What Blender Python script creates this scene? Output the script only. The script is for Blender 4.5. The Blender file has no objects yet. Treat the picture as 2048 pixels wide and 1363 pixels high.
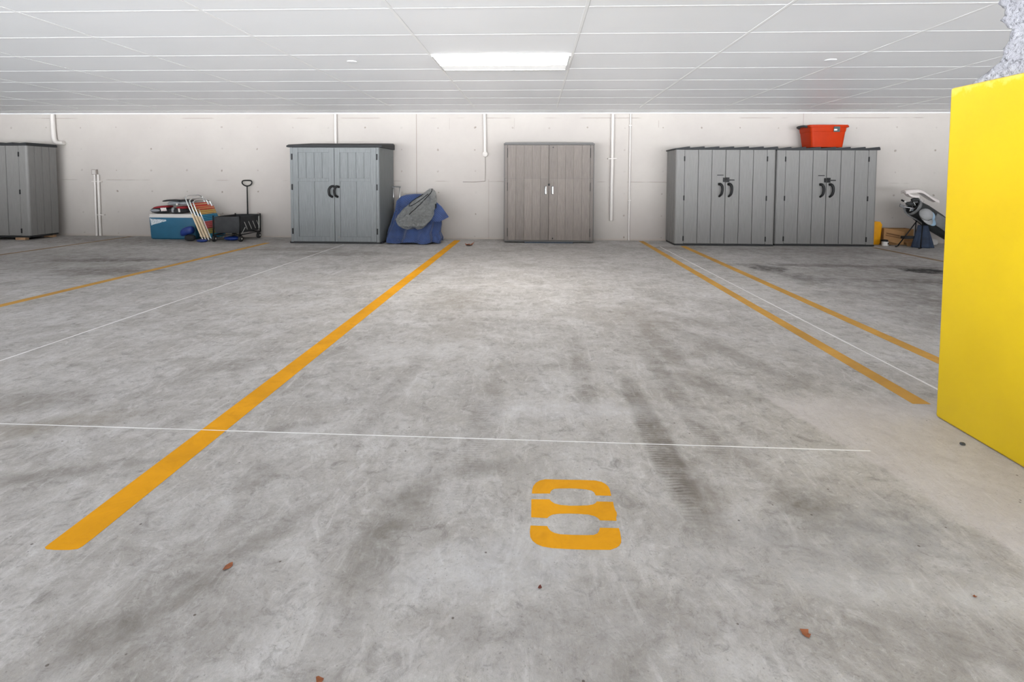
import bpy, bmesh, math, random
from mathutils import Vector, Matrix, noise as mnoise
random.seed(8)
PI = math.pi
SC = bpy.context.scene
COL = SC.collection

# ------------------------------------------------------------------ camera
FPX, YAW, PITCH, ROLL, PPY, CAMH = 1066.2, 0.0428, 0.0513, 0.0041, 414.1, 1.2
fw = Vector((-math.sin(YAW)*math.cos(PITCH), math.cos(YAW)*math.cos(PITCH), -math.sin(PITCH)))
rt = Vector((math.cos(YAW), math.sin(YAW), 0)); up = rt.cross(fw)
rr = math.cos(ROLL)*rt + math.sin(ROLL)*up
uu = -math.sin(ROLL)*rt + math.cos(ROLL)*up
cam = bpy.data.cameras.new('camera'); camo = bpy.data.objects.new('camera', cam); COL.objects.link(camo)
M = Matrix((rr, uu, -fw)).transposed().to_4x4(); M.translation = Vector((0, 0, CAMH)); camo.matrix_world = M
cam.sensor_fit = 'HORIZONTAL'; cam.sensor_width = 36; cam.lens = FPX*36/2048
cam.shift_x = 0; cam.shift_y = -(681.5-PPY)/2048
cam.clip_start = 0.05; cam.clip_end = 200
SC.camera = camo

# ------------------------------------------------------------------ light and exposure
vs = SC.view_settings
vs.view_transform = 'Standard'; vs.look = 'None'; vs.gamma = 1; vs.use_curve_mapping = False; vs.exposure = -0.07
W = bpy.data.worlds.new('world'); SC.world = W; W.use_nodes = True
bg = W.node_tree.nodes['Background']; bg.inputs[0].default_value = (0.93, 0.965, 1.0, 1)
# outdoors seen from the garage mouth: sky above, made-up bright bands at the horizon to light ceiling and walls, dim below
_n, _l = W.node_tree.nodes, W.node_tree.links
_tc = _n.new('ShaderNodeTexCoord'); _sp = _n.new('ShaderNodeSeparateXYZ'); _l.new(_tc.outputs['Generated'], _sp.inputs[0])
_mr = _n.new('ShaderNodeMapRange'); _l.new(_sp.outputs[2], _mr.inputs[0]); _mr.inputs[1].default_value = -1; _mr.inputs[2].default_value = 1
_cr = _n.new('ShaderNodeValToRGB'); _l.new(_mr.outputs[0], _cr.inputs[0])
SKY, LOW_FILL, HIGH_FILL, DIM_LOW = 1.0, 33.0, 6.2, 1.6
_el = _cr.color_ramp.elements
for _p, _v in ((0, DIM_LOW), (.36, DIM_LOW), (.40, LOW_FILL), (.49, LOW_FILL), (.505, HIGH_FILL), (.55, HIGH_FILL), (.60, SKY), (1, SKY)):
    _e = _el.new(_p) if _p not in (0, 1) else (_el[0] if _p == 0 else _el[-1]); _v /= LOW_FILL; _e.color = (_v, _v, _v, 1)
_mu = _n.new('ShaderNodeMath'); _mu.operation = 'MULTIPLY'; _l.new(_cr.outputs[0], _mu.inputs[0]); _mu.inputs[1].default_value = LOW_FILL
_l.new(_mu.outputs[0], bg.inputs[1])
LAMP_POWER = 27.0

# ------------------------------------------------------------------ room numbers
WY, HC = 10.70, 2.532
GX, GW, GY, GD = 0.3895, 1.5232, 4.2005, 0.7624     # ceiling grid

# ------------------------------------------------------------------ helpers
class MB:
    def __init__(s): s.bm = bmesh.new()
    def face(s, pts):
        vs_ = [s.bm.verts.new(p) for p in pts]
        return s.bm.faces.new(vs_)
    def box(s, x0, x1, y0, y1, z0, z1):
        v = [s.bm.verts.new((x, y, z)) for z in (z0, z1) for x, y in ((x0, y0), (x1, y0), (x1, y1), (x0, y1))]
        for f in ((3, 2, 1, 0), (4, 5, 6, 7), (0, 1, 5, 4), (1, 2, 6, 5), (2, 3, 7, 6), (3, 0, 4, 7)):
            s.bm.faces.new([v[i] for i in f])
        return s
    def obox(s, c, ax, ay, az):
        c, ax, ay, az = map(Vector, (c, ax, ay, az))
        v = [s.bm.verts.new(c + sx*ax + sy*ay + sz*az) for sz in (-1, 1) for sx, sy in ((-1, -1), (1, -1), (1, 1), (-1, 1))]
        for f in ((3, 2, 1, 0), (4, 5, 6, 7), (0, 1, 5, 4), (1, 2, 6, 5), (2, 3, 7, 6), (3, 0, 4, 7)):
            s.bm.faces.new([v[i] for i in f])
        return s
    def prism(s, poly, a, b, axis='z'):
        """poly in the two other axes, extruded from a to b"""
        def P(u, v, w):
            return {'z': (u, v, w), 'y': (u, w, v), 'x': (w, u, v)}[axis]
        lo = [s.bm.verts.new(P(u, v, a)) for u, v in poly]
        hi = [s.bm.verts.new(P(u, v, b)) for u, v in poly]
        n = len(poly)
        s.bm.faces.new(list(reversed(lo))); s.bm.faces.new(hi)
        for i in range(n): s.bm.faces.new((lo[i], lo[(i+1) % n], hi[(i+1) % n], hi[i]))
        return s
    def loft(s, rings, cap=True, close=True):
        R = [[s.bm.verts.new(p) for p in r] for r in rings]
        n = len(R[0])
        for a, b in zip(R, R[1:]):
            for i in range(n if close else n-1):
                s.bm.faces.new((a[i], a[(i+1) % n], b[(i+1) % n], b[i]))
        if cap:
            s.bm.faces.new(list(reversed(R[0]))); s.bm.faces.new(R[-1])
        return s
    def tube(s, pts, r, n=10, closed=False, flat=1.0, cap=True):
        pts = [Vector(p) for p in pts]; m = len(pts)
        rs = r if isinstance(r, (list, tuple)) else [r]*m
        rings = []; side = None
        for i, p in enumerate(pts):
            if closed: t = pts[(i+1) % m]-pts[i-1]
            else: t = pts[min(i+1, m-1)]-pts[max(i-1, 0)]
            t = t.normalized()
            if side is None:
                side = t.cross(Vector((0, 0, 1)))
                if side.length < 1e-3: side = t.cross(Vector((0, 1, 0)))
                side.normalize()
            else:
                side = (side - t*side.dot(t))
                side.normalize()
            o = t.cross(side)
            rings.append([p + side*math.cos(2*PI*k/n)*rs[i] + o*math.sin(2*PI*k/n)*rs[i]*flat for k in range(n)])
        if closed: rings.append(rings[0]); s.loft(rings, cap=False); bmesh.ops.remove_doubles(s.bm, verts=s.bm.verts, dist=1e-6)
        else: s.loft(rings, cap=cap)
        return s
    def lathe(s, prof, c=(0, 0, 0), n=24, axis='z'):
        c = Vector(c); rings = []
        for r, h in prof:
            ring = []
            for k in range(n):
                a = 2*PI*k/n; u, v = r*math.cos(a), r*math.sin(a)
                ring.append(c + Vector({'z': (u, v, h), 'y': (u, h, -v), 'x': (h, u, v)}[axis]))
            rings.append(ring)
        return s.loft(rings)
    def build(s, name, mat, parent=None, org=(0, 0, 0), smooth=False, bevel=0, sub=0, seg=2, auto=None):
        bmesh.ops.recalc_face_normals(s.bm, faces=s.bm.faces)
        o3 = Vector(org)
        for v in s.bm.verts: v.co -= o3
        me = bpy.data.meshes.new(name); s.bm.to_mesh(me); s.bm.free()
        if smooth or bevel:
            me.polygons.foreach_set('use_smooth', [True]*len(me.polygons))
        if mat: me.materials.append(mat)
        o = bpy.data.objects.new(name, me); COL.objects.link(o)
        if parent: o.parent = parent
        elif any(org): o.location = o3
        if bevel:
            b = o.modifiers.new('bevel', 'BEVEL'); b.width = bevel; b.segments = seg; b.limit_method = 'ANGLE'; b.harden_normals = True
            b.angle_limit = math.radians(40)
            me.polygons.foreach_set('use_smooth', [True]*len(me.polygons))
        if sub:
            m_ = o.modifiers.new('sub', 'SUBSURF'); m_.levels = sub; m_.render_levels = sub
        if auto:
            me.set_sharp_from_angle(angle=math.radians(auto))
        return o

def thing(name, label, cat, loc=(0, 0, 0), rz=0, group=None):
    o = bpy.data.objects.new(name, None); COL.objects.link(o); o.empty_display_size = .1
    o.location = loc; o.rotation_euler = (0, 0, rz); o['label'] = label; o['category'] = cat
    if group: o['group'] = group
    return o
def tag(o, label, cat, group=None):
    o['label'] = label; o['category'] = cat
    if group: o['group'] = group
    return o
def struct(o): o['kind'] = 'structure'; return o
def copy_tree(o, parent=None):
    c = o.copy(); COL.objects.link(c); c.parent = parent
    for ch in list(o.children): copy_tree(ch, c)
    return c
def arc(cx, cy, r, a0, a1, n=6):
    return [(cx+r*math.cos(math.radians(a0+(a1-a0)*i/n)), cy+r*math.sin(math.radians(a0+(a1-a0)*i/n))) for i in range(n+1)]
def smooth_path(pts, n=6, closed=False):
    P = [Vector(p) for p in pts]; out = []; m = len(P)
    rng = range(m if closed else m-1)
    for i in rng:
        if closed: p0, p1, p2, p3 = P[i-1], P[i], P[(i+1) % m], P[(i+2) % m]
        else: p0, p1, p2, p3 = P[max(i-1, 0)], P[i], P[i+1], P[min(i+2, m-1)]
        for k in range(n):
            t = k/n
            out.append(.5*((2*p1)+(-p0+p2)*t+(2*p0-5*p1+4*p2-p3)*t*t+(-p0+3*p1-3*p2+p3)*t**3))
    if not closed: out.append(P[-1])
    return out
def lin(r, g, b):
    f = lambda c: (c/255/12.92) if c/255 <= .04045 else ((c/255+.055)/1.055)**2.4
    return (f(r), f(g), f(b), 1)

# ------------------------------------------------------------------ materials
class NT:
    """small helper round a node tree"""
    def __init__(s, name):
        s.m = bpy.data.materials.new(name); s.m.use_nodes = True; s.t = s.m.node_tree; s.n = s.t.nodes; s.b = s.n['Principled BSDF']
    def node(s, kind, **kw):
        n = s.n.new(kind)
        for k, v in kw.items(): setattr(n, k, v)
        return n
    def link(s, a, b): s.t.links.new(a, b)
    def setin(s, sock, v):
        if hasattr(v, 'is_output') or isinstance(v, bpy.types.NodeSocket): s.link(v, sock)
        else: sock.default_value = v
    def math(s, op, a, b=0.0, clamp=False):
        n = s.node('ShaderNodeMath', operation=op, use_clamp=clamp); s.setin(n.inputs[0], a); s.setin(n.inputs[1], b); return n.outputs[0]
    def coords(s, scale=(1, 1, 1), loc=(0, 0, 0), rot=(0, 0, 0), kind='Object'):
        t = s.node('ShaderNodeTexCoord'); m = s.node('ShaderNodeMapping')
        m.inputs['Scale'].default_value = scale; m.inputs['Location'].default_value = loc; m.inputs['Rotation'].default_value = rot
        s.link(t.outputs[kind], m.inputs[0]); return m.outputs[0]
    def noise(s, vec, scale, detail=4, rough=.55, dist=0):
        n = s.node('ShaderNodeTexNoise'); n.inputs['Scale'].default_value = scale; n.inputs['Detail'].default_value = detail
        n.inputs['Roughness'].default_value = rough; n.inputs['Distortion'].default_value = dist; s.link(vec, n.inputs['Vector']); return n.outputs[0]
    def ramp(s, fac, stops, interp='LINEAR'):
        n = s.node('ShaderNodeValToRGB'); n.color_ramp.interpolation = interp; e = n.color_ramp.elements
        while len(e) < len(stops): e.new(.5)
        for el, (p, c) in zip(e, stops):
            el.position = p; el.color = c if len(c) == 4 else (*c, 1)
        s.link(fac, n.inputs[0]); return n.outputs[0]
    def rng(s, v, a, b, c=0.0, d=1.0):
        n = s.node('ShaderNodeMapRange'); s.setin(n.inputs[0], v)
        for i, q in enumerate((a, b, c, d)): n.inputs[i+1].default_value = q
        return n.outputs[0]
    def mix(s, fac, a, b, mode='MIX'):
        n = s.node('ShaderNodeMix', data_type='RGBA', blend_type=mode)
        s.setin(n.inputs[0], fac); s.setin(n.inputs[6], a); s.setin(n.inputs[7], b); return n.outputs[2]
    def bump(s, h, strength=.3, dist=.01, normal=None):
        n = s.node('ShaderNodeBump'); n.inputs['Strength'].default_value = strength; n.inputs['Distance'].default_value = dist
        s.link(h, n.inputs['Height'])
        if normal: s.link(normal, n.inputs['Normal'])
        return n.outputs[0]

def simple(name, col, rough=.5, metal=0, var=.06, scale=12, bump=0.0, bscale=60, spec=.5, stretch=(1, 1, 1)):
    t = NT(name); t.b.inputs['Roughness'].default_value = rough; t.b.inputs['Metallic'].default_value = metal
    t.b.inputs['Specular IOR Level'].default_value = spec
    v = t.coords(stretch)
    n = t.noise(v, scale, 5)
    c = Vector(col[:3])
    lo = tuple(c*(1-var)); hi = tuple(min(1, x) for x in c*(1+var))
    t.link(t.ramp(n, [(.3, lo), (.7, hi)]), t.b.inputs['Base Color'])
    if bump: t.link(t.bump(t.noise(v, bscale, 4), bump, .004), t.b.inputs['Normal'])
    return t.m

def concrete_floor():
    t = NT('floor_concrete'); v = t.coords()
    n1 = t.noise(v, .55, 8, .68, .7)
    n2 = t.noise(v, 2.6, 8, .74, .5)
    n3 = t.noise(t.coords((1, 1, 1), (5, 3, 0)), 11, 8, .75, .8)
    n4 = t.noise(v, 60, 4, .7)
    # finishing swirls left by the float
    sw = t.noise(t.coords((2.2, .8, 1), (1, 2, 0), (0, 0, .9)), 4.5, 7, .72, 2.2)
    c = t.ramp(n1, [(.30, lin(152, 148, 144)), (.52, lin(172, 168, 164)), (.72, lin(189, 185, 181))])
    c = t.mix(t.rng(n2, .42, .74), c, lin(204, 202, 202))
    c = t.mix(t.math('MULTIPLY', t.rng(n3, .52, .70), .75), c, lin(122, 117, 113))
    c = t.mix(t.math('MULTIPLY', t.rng(n3, .28, .46, 1, 0), .35), c, lin(226, 224, 223))
    c = t.mix(t.math('MULTIPLY', t.rng(sw, .52, .68), .42), c, lin(222, 220, 220))
    c = t.mix(t.math('MULTIPLY', t.rng(sw, .30, .44, 1, 0), .38), c, lin(150, 146, 141))
    fs = t.noise(t.coords((1, 1, 1), (2, 7, 0)), 28, 6, .78, 1.6); c = t.mix(t.math('MULTIPLY', t.rng(fs, .55, .70), .55), c, lin(112, 107, 103)); c = t.mix(t.math('MULTIPLY', t.rng(fs, .30, .43, 1, 0), .4), c, lin(228, 227, 227))
    g = t.math('SUBTRACT', n4, .5); c = t.mix(t.math('MULTIPLY', t.math('ABSOLUTE', g), 1.2, True), c, lin(130, 127, 124))
    sep = t.node('ShaderNodeSeparateXYZ'); t.link(v, sep.inputs[0]); X, Y = sep.outputs[0], sep.outputs[1]
    rib = t.node('ShaderNodeTexWave', wave_type='BANDS', bands_direction='Y'); rib.inputs['Scale'].default_value = 16; rib.inputs['Distortion'].default_value = 5; rib.inputs['Detail'].default_value = 3; t.link(v, rib.inputs[0])
    ribf = t.rng(rib.outputs[1], .2, .8, .5, 1)
    # ---- stains with a shape of their own: (x, y, rx, ry, angle, colour, strength)
    dn = t.noise(v, 3.2, 5, .7); dn2 = t.noise(v, 9, 5, .7)
    def blot(x, y, rx, ry, ang, col, k, soft=.55, rough=.9, tread=False):
        nonlocal c
        m = t.node('ShaderNodeMapping', vector_type='TEXTURE')
        m.inputs['Location'].default_value = (x, y, 0); m.inputs['Rotation'].default_value = (0, 0, ang); m.inputs['Scale'].default_value = (rx, ry, 1)
        t.link(v, m.inputs[0])
        L = t.node('ShaderNodeVectorMath', operation='LENGTH'); t.link(m.outputs[0], L.inputs[0])
        d = t.math('ADD', L.outputs['Value'], t.math('MULTIPLY', t.math('SUBTRACT', dn, .5), rough*2.2))
        f = t.rng(d, 1.0+soft*.4, 1.0-soft, 0, 1)
        f = t.math('MULTIPLY', f, t.rng(dn2, .36, .62, .35, 1)); f = t.math('MULTIPLY', f, k, True)
        if tread: f = t.math('MULTIPLY', f, ribf)
        c = t.mix(f, c, col)
    dk = lin(112, 106, 99); vd = lin(50, 44, 40); br = lin(138, 130, 118); pale = lin(204, 199, 201); wm = lin(196, 186, 168); tyre = lin(124, 117, 111)
    blot(-.5, 8.9, 2.6, 1.3, 0, br, .35, .9, .8)
    blot(1.02, 1.96, .13, .12, .3, dk, .9)
    blot(.93, 2.25, .06, .35, .1, dk, .35)
    blot(.60, 2.35, .05, .55, .02, tyre, .85, .5, .35)
    blot(.66, 2.02, .06, .28, .02, tyre, .7)
    blot(.57, 2.5, .07, .75, .02, lin(108, 102, 96), .9, .3, .2, True)
    blot(.80, 3.0, .07, .9, .03, lin(116, 110, 104), .7, .4, .3, True)
    blot(.30, 3.3, .07, .8, -.02, lin(120, 114, 108), .5, .4, .3, True)
    blot(-.25, 2.6, .08, .7, -.04, lin(120, 114, 108), .5, .4, .3, True)
    blot(-.80, 3.0, .07, .8, -.06, lin(118, 112, 106), .45, .4, .3, True)
    blot(1.30, 3.9, .09, .9, .35, lin(118, 112, 106), .55, .4, .4, True)
    blot(-1.0, 1.5, .06, .5, -.5, lin(112, 106, 100), .5, .5, .5)
    blot(-2.0, 2.0, .5, .05, .35, lin(116, 110, 104), .5, .5, .6)
    blot(-1.2, 2.45, .25, .06, .5, lin(116, 110, 104), .4, .5, .6)
    blot(.2, 1.35, .5, .14, .1, lin(132, 128, 126), .5, .7, .9)
    blot(1.2, 1.35, .4, .12, -.2, lin(128, 124, 122), .5, .7, .9)
    blot(-.2, 2.15, .16, .08, .1, lin(120, 115, 110), .6, .6, .9)
    blot(.3, 2.75, .5, .12, 0, lin(214, 213, 216), .5, .6, .9)
    blot(-.9, 3.6, .5, .2, .2, lin(210, 208, 208), .45, .6, .9)
    blot(-.1, 1.6, .35, .12, .1, lin(206, 206, 210), .45, .6, .9)
    blot(1.05, 1.55, .4, .1, -.1, lin(206, 206, 208), .4, .6, .9)
    blot(.93, 4.0, .09, 1.0, .06, tyre, .55)
    blot(1.25, 4.7, .12, .6, .6, tyre, .45)
    blot(.80, 4.6, .35, .5, .3, br, .35)
    blot(1.05, 3.1, .12, .35, .8, dk, .5)
    blot(-.46, 1.85, .10, .26, -.2, dk, .6)
    blot(-.52, 1.55, .08, .4, 0, dk, .35)
    blot(-1.13, 2.05, .09, .13, 0, dk, .5)
    blot(-.95, 1.35, .3, .2, .3, dk, .3)
    blot(.9, 1.75, .5, .2, .2, lin(142, 140, 139), .6, .7)
    blot(1.3, 1.8, .22, .2, 0, lin(140, 139, 139), .6, .6)
    blot(-2.7, 2.7, .35, .18, .3, dk, .5)
    blot(-2.3, 2.45, .5, .12, .3, br, .6)
    blot(-1.9, 3.3, .3, .12, .4, dk, .35)
    blot(-.6, 4.3, .2, .6, .2, br, .35)
    blot(-.75, 5.2, .35, .5, .2, br, .45)
    blot(-3.2, 8.4, 1.0, .3, .1, dk, .55)
    blot(-1.9, 7.6, .8, .25, .2, dk, .35)
    # broad and small darker blots in the two neighbouring bays
    blot(-7.2, 7.6, 2.6, 1.5, 0, lin(116, 110, 104), .62, .9)
    blot(-7.6, 9.9, 3.6, .8, 0, lin(110, 103, 95), .8, .8, .6)
    blot(-5.5, 6.6, .7, .35, 0, lin(95, 86, 78), .7)
    blot(-6.2, 7.5, 1.1, .18, .1, lin(84, 76, 68), .8)
    blot(-4.3, 8.9, 1.2, .35, .0, lin(122, 114, 104), .6)
    blot(5.3, 7.0, 2.0, 2.4, 0, lin(112, 107, 103), .7, .8)
    blot(5.0, 9.4, 3.4, .7, 0, lin(122, 116, 110), .6, .9)
    blot(4.2, 5.0, 1.2, 1.2, 0, lin(105, 99, 95), .7, .7)
    blot(4.4, 7.7, 1.6, .16, -.05, lin(92, 86, 80), .75)
    blot(5.0, 6.5, 1.3, .2, -.1, lin(84, 78, 73), .7)
    blot(3.2, 7.4, .28, .28, 0, vd, .85, .4)
    blot(3.35, 6.7, .22, .3, 0, vd, .5, .5)
    blot(5.25, 7.36, .33, .22, 0, lin(24, 20, 18), 1.4, .3)
    blot(2.55, 9.6, .5, .25, 0, dk, .5)
    # paler newer slab beside the column
    f = t.math('SUBTRACT', t.math('ADD', X, t.math('MULTIPLY', t.math('SUBTRACT', dn, .5), .10)), t.rng(Y, 1.5, 2.9, 1.62, 1.30))
    f = t.math('MULTIPLY', t.rng(f, -.015, .02), t.rng(Y, 2.85, 3.05, 1, 0)); c = t.mix(t.math('MULTIPLY', f, .55), c, pale)
    # dark specks and pin holes
    vo = t.node('ShaderNodeTexVoronoi'); vo.inputs['Scale'].default_value = 9; vo.inputs['Randomness'].default_value = 1; t.link(v, vo.inputs['Vector'])
    c = t.mix(t.math('MULTIPLY', t.rng(vo.outputs['Distance'], .030, .045, 1, 0), .75), c, lin(70, 58, 50))
    vo2 = t.node('ShaderNodeTexVoronoi'); vo2.inputs['Scale'].default_value = 42; t.link(v, vo2.inputs['Vector'])
    c = t.mix(t.math('MULTIPLY', t.rng(vo2.outputs['Distance'], .07, .12, 1, 0), .45), c, lin(116, 112, 108))
    # hairline joint, dusty pale, across the bays
    j = t.math('ABSOLUTE', t.math('SUBTRACT', Y, t.math('ADD', 5.98, t.math('MULTIPLY', dn2, .03))))
    c = t.mix(t.math('MULTIPLY', t.rng(j, .004, .014, 1, 0), .5), c, lin(206, 202, 196))
    t.link(c, t.b.inputs['Base Color'])
    t.b.inputs['Roughness'].default_value = .72; t.b.inputs['Specular IOR Level'].default_value = .32
    h = t.math('ADD', t.math('MULTIPLY', sw, .6), t.math('ADD', t.math('MULTIPLY', n3, .5), t.math('MULTIPLY', n4, .3)))
    t.link(t.bump(t.math('ADD', h, t.math('MULTIPLY', fs, .5)), .6, .012), t.b.inputs['Normal'])
    return t.m

def paint_mat(name, col, wear=.5):
    t = NT(name); v = t.coords()
    n = t.noise(v, 9, 7, .75, .8); n2 = t.noise(v, 2.0, 5, .6); n3 = t.noise(v, 45, 5, .7)
    c0 = Vector(col[:3])
    c = t.ramp(n2, [(.32, tuple(c0*.80)), (.7, tuple(min(1, x) for x in c0*1.10))])
    c = t.mix(t.math('MULTIPLY', t.rng(n, .50, .74), wear), c, (*(c0*Vector((.68, .62, .9))), 1))
    c = t.mix(t.math('MULTIPLY', t.rng(n3, .66, .76), wear*.5), c, lin(196, 160, 90))
    t.link(c, t.b.inputs['Base Color']); t.b.inputs['Roughness'].default_value = .75; t.b.inputs['Specular IOR Level'].default_value = .2
    t.link(t.bump(n, .3, .01), t.b.inputs['Normal'])
    return t.m

def wall_mat():
    t = NT('wall_paint'); v = t.coords()
    sep = t.node('ShaderNodeSeparateXYZ'); t.link(v, sep.inputs[0]); X, Z = sep.outputs[0], sep.outputs[2]
    n1 = t.noise(v, .7, 5, .6); n2 = t.noise(v, 7, 6, .65); wv = t.noise(v, 2.2, 4)
    c = t.ramp(n1, [(.3, lin(171, 164, 159)), (.7, lin(181, 175, 169))])
    c = t.mix(t.math('MULTIPLY', t.rng(n2, .5, .75), .25), c, lin(170, 162, 155))
    # form tie marks in rows
    def cell(src, pitch, off):
        return t.math('SUBTRACT', t.math('FRACT', t.math('DIVIDE', t.math('ADD', src, off), pitch)), .5)
    jx = t.math('MULTIPLY', t.math('SUBTRACT', wv, .5), .10)
    cx = t.math('MULTIPLY', cell(t.math('ADD', X, jx), .745, 8.28), .745); cz = t.math('MULTIPLY', cell(t.math('ADD', Z, jx), .435, .155), .435)
    d = t.math('SQRT', t.math('ADD', t.math('MULTIPLY', cx, cx), t.math('MULTIPLY', cz, cz)))
    d = t.math('ADD', d, t.math('MULTIPLY', t.math('SUBTRACT', n2, .5), .06))
    rnd = t.node('ShaderNodeTexWhiteNoise'); rnd.noise_dimensions = '2D'
    cv = t.node('ShaderNodeCombineXYZ'); t.link(t.math('FLOOR', t.math('DIVIDE', t.math('ADD', X, 8.28), .745)), cv.inputs[0]); t.link(t.math('FLOOR', t.math('DIVIDE', t.math('ADD', Z, .155), .435)), cv.inputs[1]); t.link(cv.outputs[0], rnd.inputs[0])
    tie = t.math('MULTIPLY', t.rng(d, .008, .022, 1, 0), t.rng(rnd.outputs[0], .1, .9, .15, 1))
    c = t.mix(t.math('MULTIPLY', tie, .85), c, lin(128, 118, 108))
    # board joints
    def hline(z, k, seed):
        nonlocal c
        br = t.noise(t.coords((1, 1, 1), (seed, 0, 0)), 1.3, 2)
        m = t.math('MULTIPLY', t.rng(t.math('ABSOLUTE', t.math('SUBTRACT', Z, z)), .003, .010, 1, 0), t.rng(br, .5, .56))
        c = t.mix(t.math('MULTIPLY', m, k), c, lin(146, 136, 128)); return m
    h1 = hline(2.43, .75, 3); h2 = hline(1.165, .6, 9)
    def vline(x, k, z0, z1):
        nonlocal c
        m = t.math('MULTIPLY', t.rng(t.math('ABSOLUTE', t.math('SUBTRACT', X, x)), .004, .011, 1, 0), t.math('MULTIPLY', t.math('GREATER_THAN', Z, z0), t.math('LESS_THAN', Z, z1)))
        c = t.mix(t.math('MULTIPLY', m, k), c, lin(150, 140, 132)); return m
    v1 = vline(-2.39, .95, 0, 2.6); v2 = vline(-.93, .5, 0, 1.2); v3 = vline(5.22, .8, 0, 2.6); v4 = vline(2.43, .6, 2.24, 2.38); v5 = vline(-.42, .35, 2.2, 2.43); v6 = vline(-1.72, .3, 2.2, 2.43)
    # browner band where wall meets floor
    c = t.mix(t.math('MULTIPLY', t.rng(t.math('ADD', Z, t.math('MULTIPLY', n2, .05)), .03, .075, 1, 0), .5), c, lin(168, 154, 140))
    t.link(c, t.b.inputs['Base Color']); t.b.inputs['Roughness'].default_value = .8; t.b.inputs['Specular IOR Level'].default_value = .25
    hh = t.math('SUBTRACT', t.math('MULTIPLY', n2, .3), t.math('ADD', t.math('ADD', h1, h2), t.math('ADD', v1, tie)))
    t.link(t.bump(hh, .35, .01), t.b.inputs['Normal'])
    return t.m

def column_paint():
    t = NT('column_yellow_paint'); v = t.coords()
    n = t.noise(v, 2.5, 4); n2 = t.noise(v, 26, 5, .6)
    c = t.ramp(n, [(.3, (.63, .43, .001)), (.7, (.69, .48, .002))])
    vo = t.node('ShaderNodeTexVoronoi'); vo.inputs['Scale'].default_value = 9; t.link(v, vo.inputs['Vector'])
    vs2 = t.node('ShaderNodeTexVoronoi', distance='EUCLIDEAN'); vs2.inputs['Scale'].default_value = 9; t.link(v, vs2.inputs['Vector'])
    sepc = t.node('ShaderNodeSeparateColor'); t.link(vs2.outputs['Color'], sepc.inputs[0])
    spot = t.math('MULTIPLY', t.rng(t.math('ADD', vo.outputs['Distance'], t.math('MULTIPLY', n2, .10)), .10, .15, 1, 0), t.math('GREATER_THAN', sepc.outputs[0], .55))
    c = t.mix(t.math('MULTIPLY', spot, .75), c, lin(244, 222, 130))
    sep = t.node('ShaderNodeSeparateXYZ'); t.link(v, sep.inputs[0])
    fr = t.rng(t.math('ADD', sep.outputs[2], t.math('MULTIPLY', t.math('SUBTRACT', n2, .5), .14)), 1.625, 1.66)
    c = t.mix(t.math('MULTIPLY', fr, .5), c, lin(255, 220, 120))
    t.link(c, t.b.inputs['Base Color']); t.b.inputs['Roughness'].default_value = .45
    t.link(t.bump(t.math('ADD', t.math('MULTIPLY', n2, .3), spot), .25, .006), t.b.inputs['Normal'])
    return t.m

def popcorn_mat():
    t = NT('sprayed_plaster'); v = t.coords()
    n = t.noise(v, 55, 6, .7); n2 = t.noise(v, 150, 4, .6)
    c = t.ramp(n, [(.36, lin(120, 120, 126)), (.47, lin(188, 188, 196)), (.7, lin(206, 206, 213))])
    t.link(c, t.b.inputs['Base Color']); t.b.inputs['Roughness'].default_value = .95
    t.link(t.bump(t.math('ADD', n, t.math('MULTIPLY', n2, .4)), .9, .02), t.b.inputs['Normal'])
    return t.m

def wood_resin(name, tones, grain=1.0, plank=None, rough=.55):
    """moulded resin with vertical grain; plank = pitch of boards of differing tone along x"""
    t = NT(name); v = t.coords((14, 14, .7)); g = t.noise(v, 6, 6, .65, .4); g2 = t.noise(t.coords((60, 60, 3)), 4, 3)
    sep = t.node('ShaderNodeSeparateXYZ'); t.link(t.coords(), sep.inputs[0])
    c = t.ramp(g, [(.3, tones[0]), (.7, tones[1])])
    if plank:
        wn = t.node('ShaderNodeTexWhiteNoise', noise_dimensions='1D')
        cell = t.math('FLOOR', t.math('DIVIDE', t.math('ADD', sep.outputs[0], plank[1]), plank[0]))
        t.link(t.math('ADD', cell, t.math('MULTIPLY', t.math('GREATER_THAN', sep.outputs[2], 1.225), 31.7)), wn.inputs['W'])
        hs = t.node('ShaderNodeHueSaturation'); t.link(c, hs.inputs['Color']); t.link(t.rng(wn.outputs[0], 0, 1, .90, 1.12), hs.inputs['Value'])
        c = hs.outputs[0]
    c = t.mix(t.math('MULTIPLY', t.rng(g2, .5, .7), .18*grain), c, tones[0])
    t.link(c, t.b.inputs['Base Color']); t.b.inputs['Roughness'].default_value = rough
    t.link(t.bump(t.math('ADD', g, g2), .18*grain, .004), t.b.inputs['Normal'])
    return t.m

def webbing_mat():
    t = NT('striped_webbing')
    tc = t.node('ShaderNodeTexCoord'); sep = t.node('ShaderNodeSeparateXYZ'); t.link(tc.outputs['Object'], sep.inputs[0])
    f = t.math('DIVIDE', sep.outputs[2], .80)
    col = t.ramp(f, [(0, lin(60, 150, 180)), (.17, lin(190, 170, 90)), (.33, lin(176, 62, 70)), (.53, lin(60, 150, 185)), (.73, lin(205, 175, 90)), (.86, lin(196, 60, 50))], 'CONSTANT')
    st = t.math('FRACT', t.math('MULTIPLY', sep.outputs[2], 26)); alt = t.ramp(f, [(0, lin(30, 105, 150)), (.17, lin(90, 95, 60)), (.33, lin(205, 110, 100)), (.53, lin(25, 80, 120)), (.73, lin(150, 60, 45)), (.86, lin(220, 190, 120))], 'CONSTANT')
    t.link(t.mix(t.math('GREATER_THAN', st, .62), col, alt), t.b.inputs['Base Color']); t.b.inputs['Roughness'].default_value = .7
    return t.m

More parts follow.
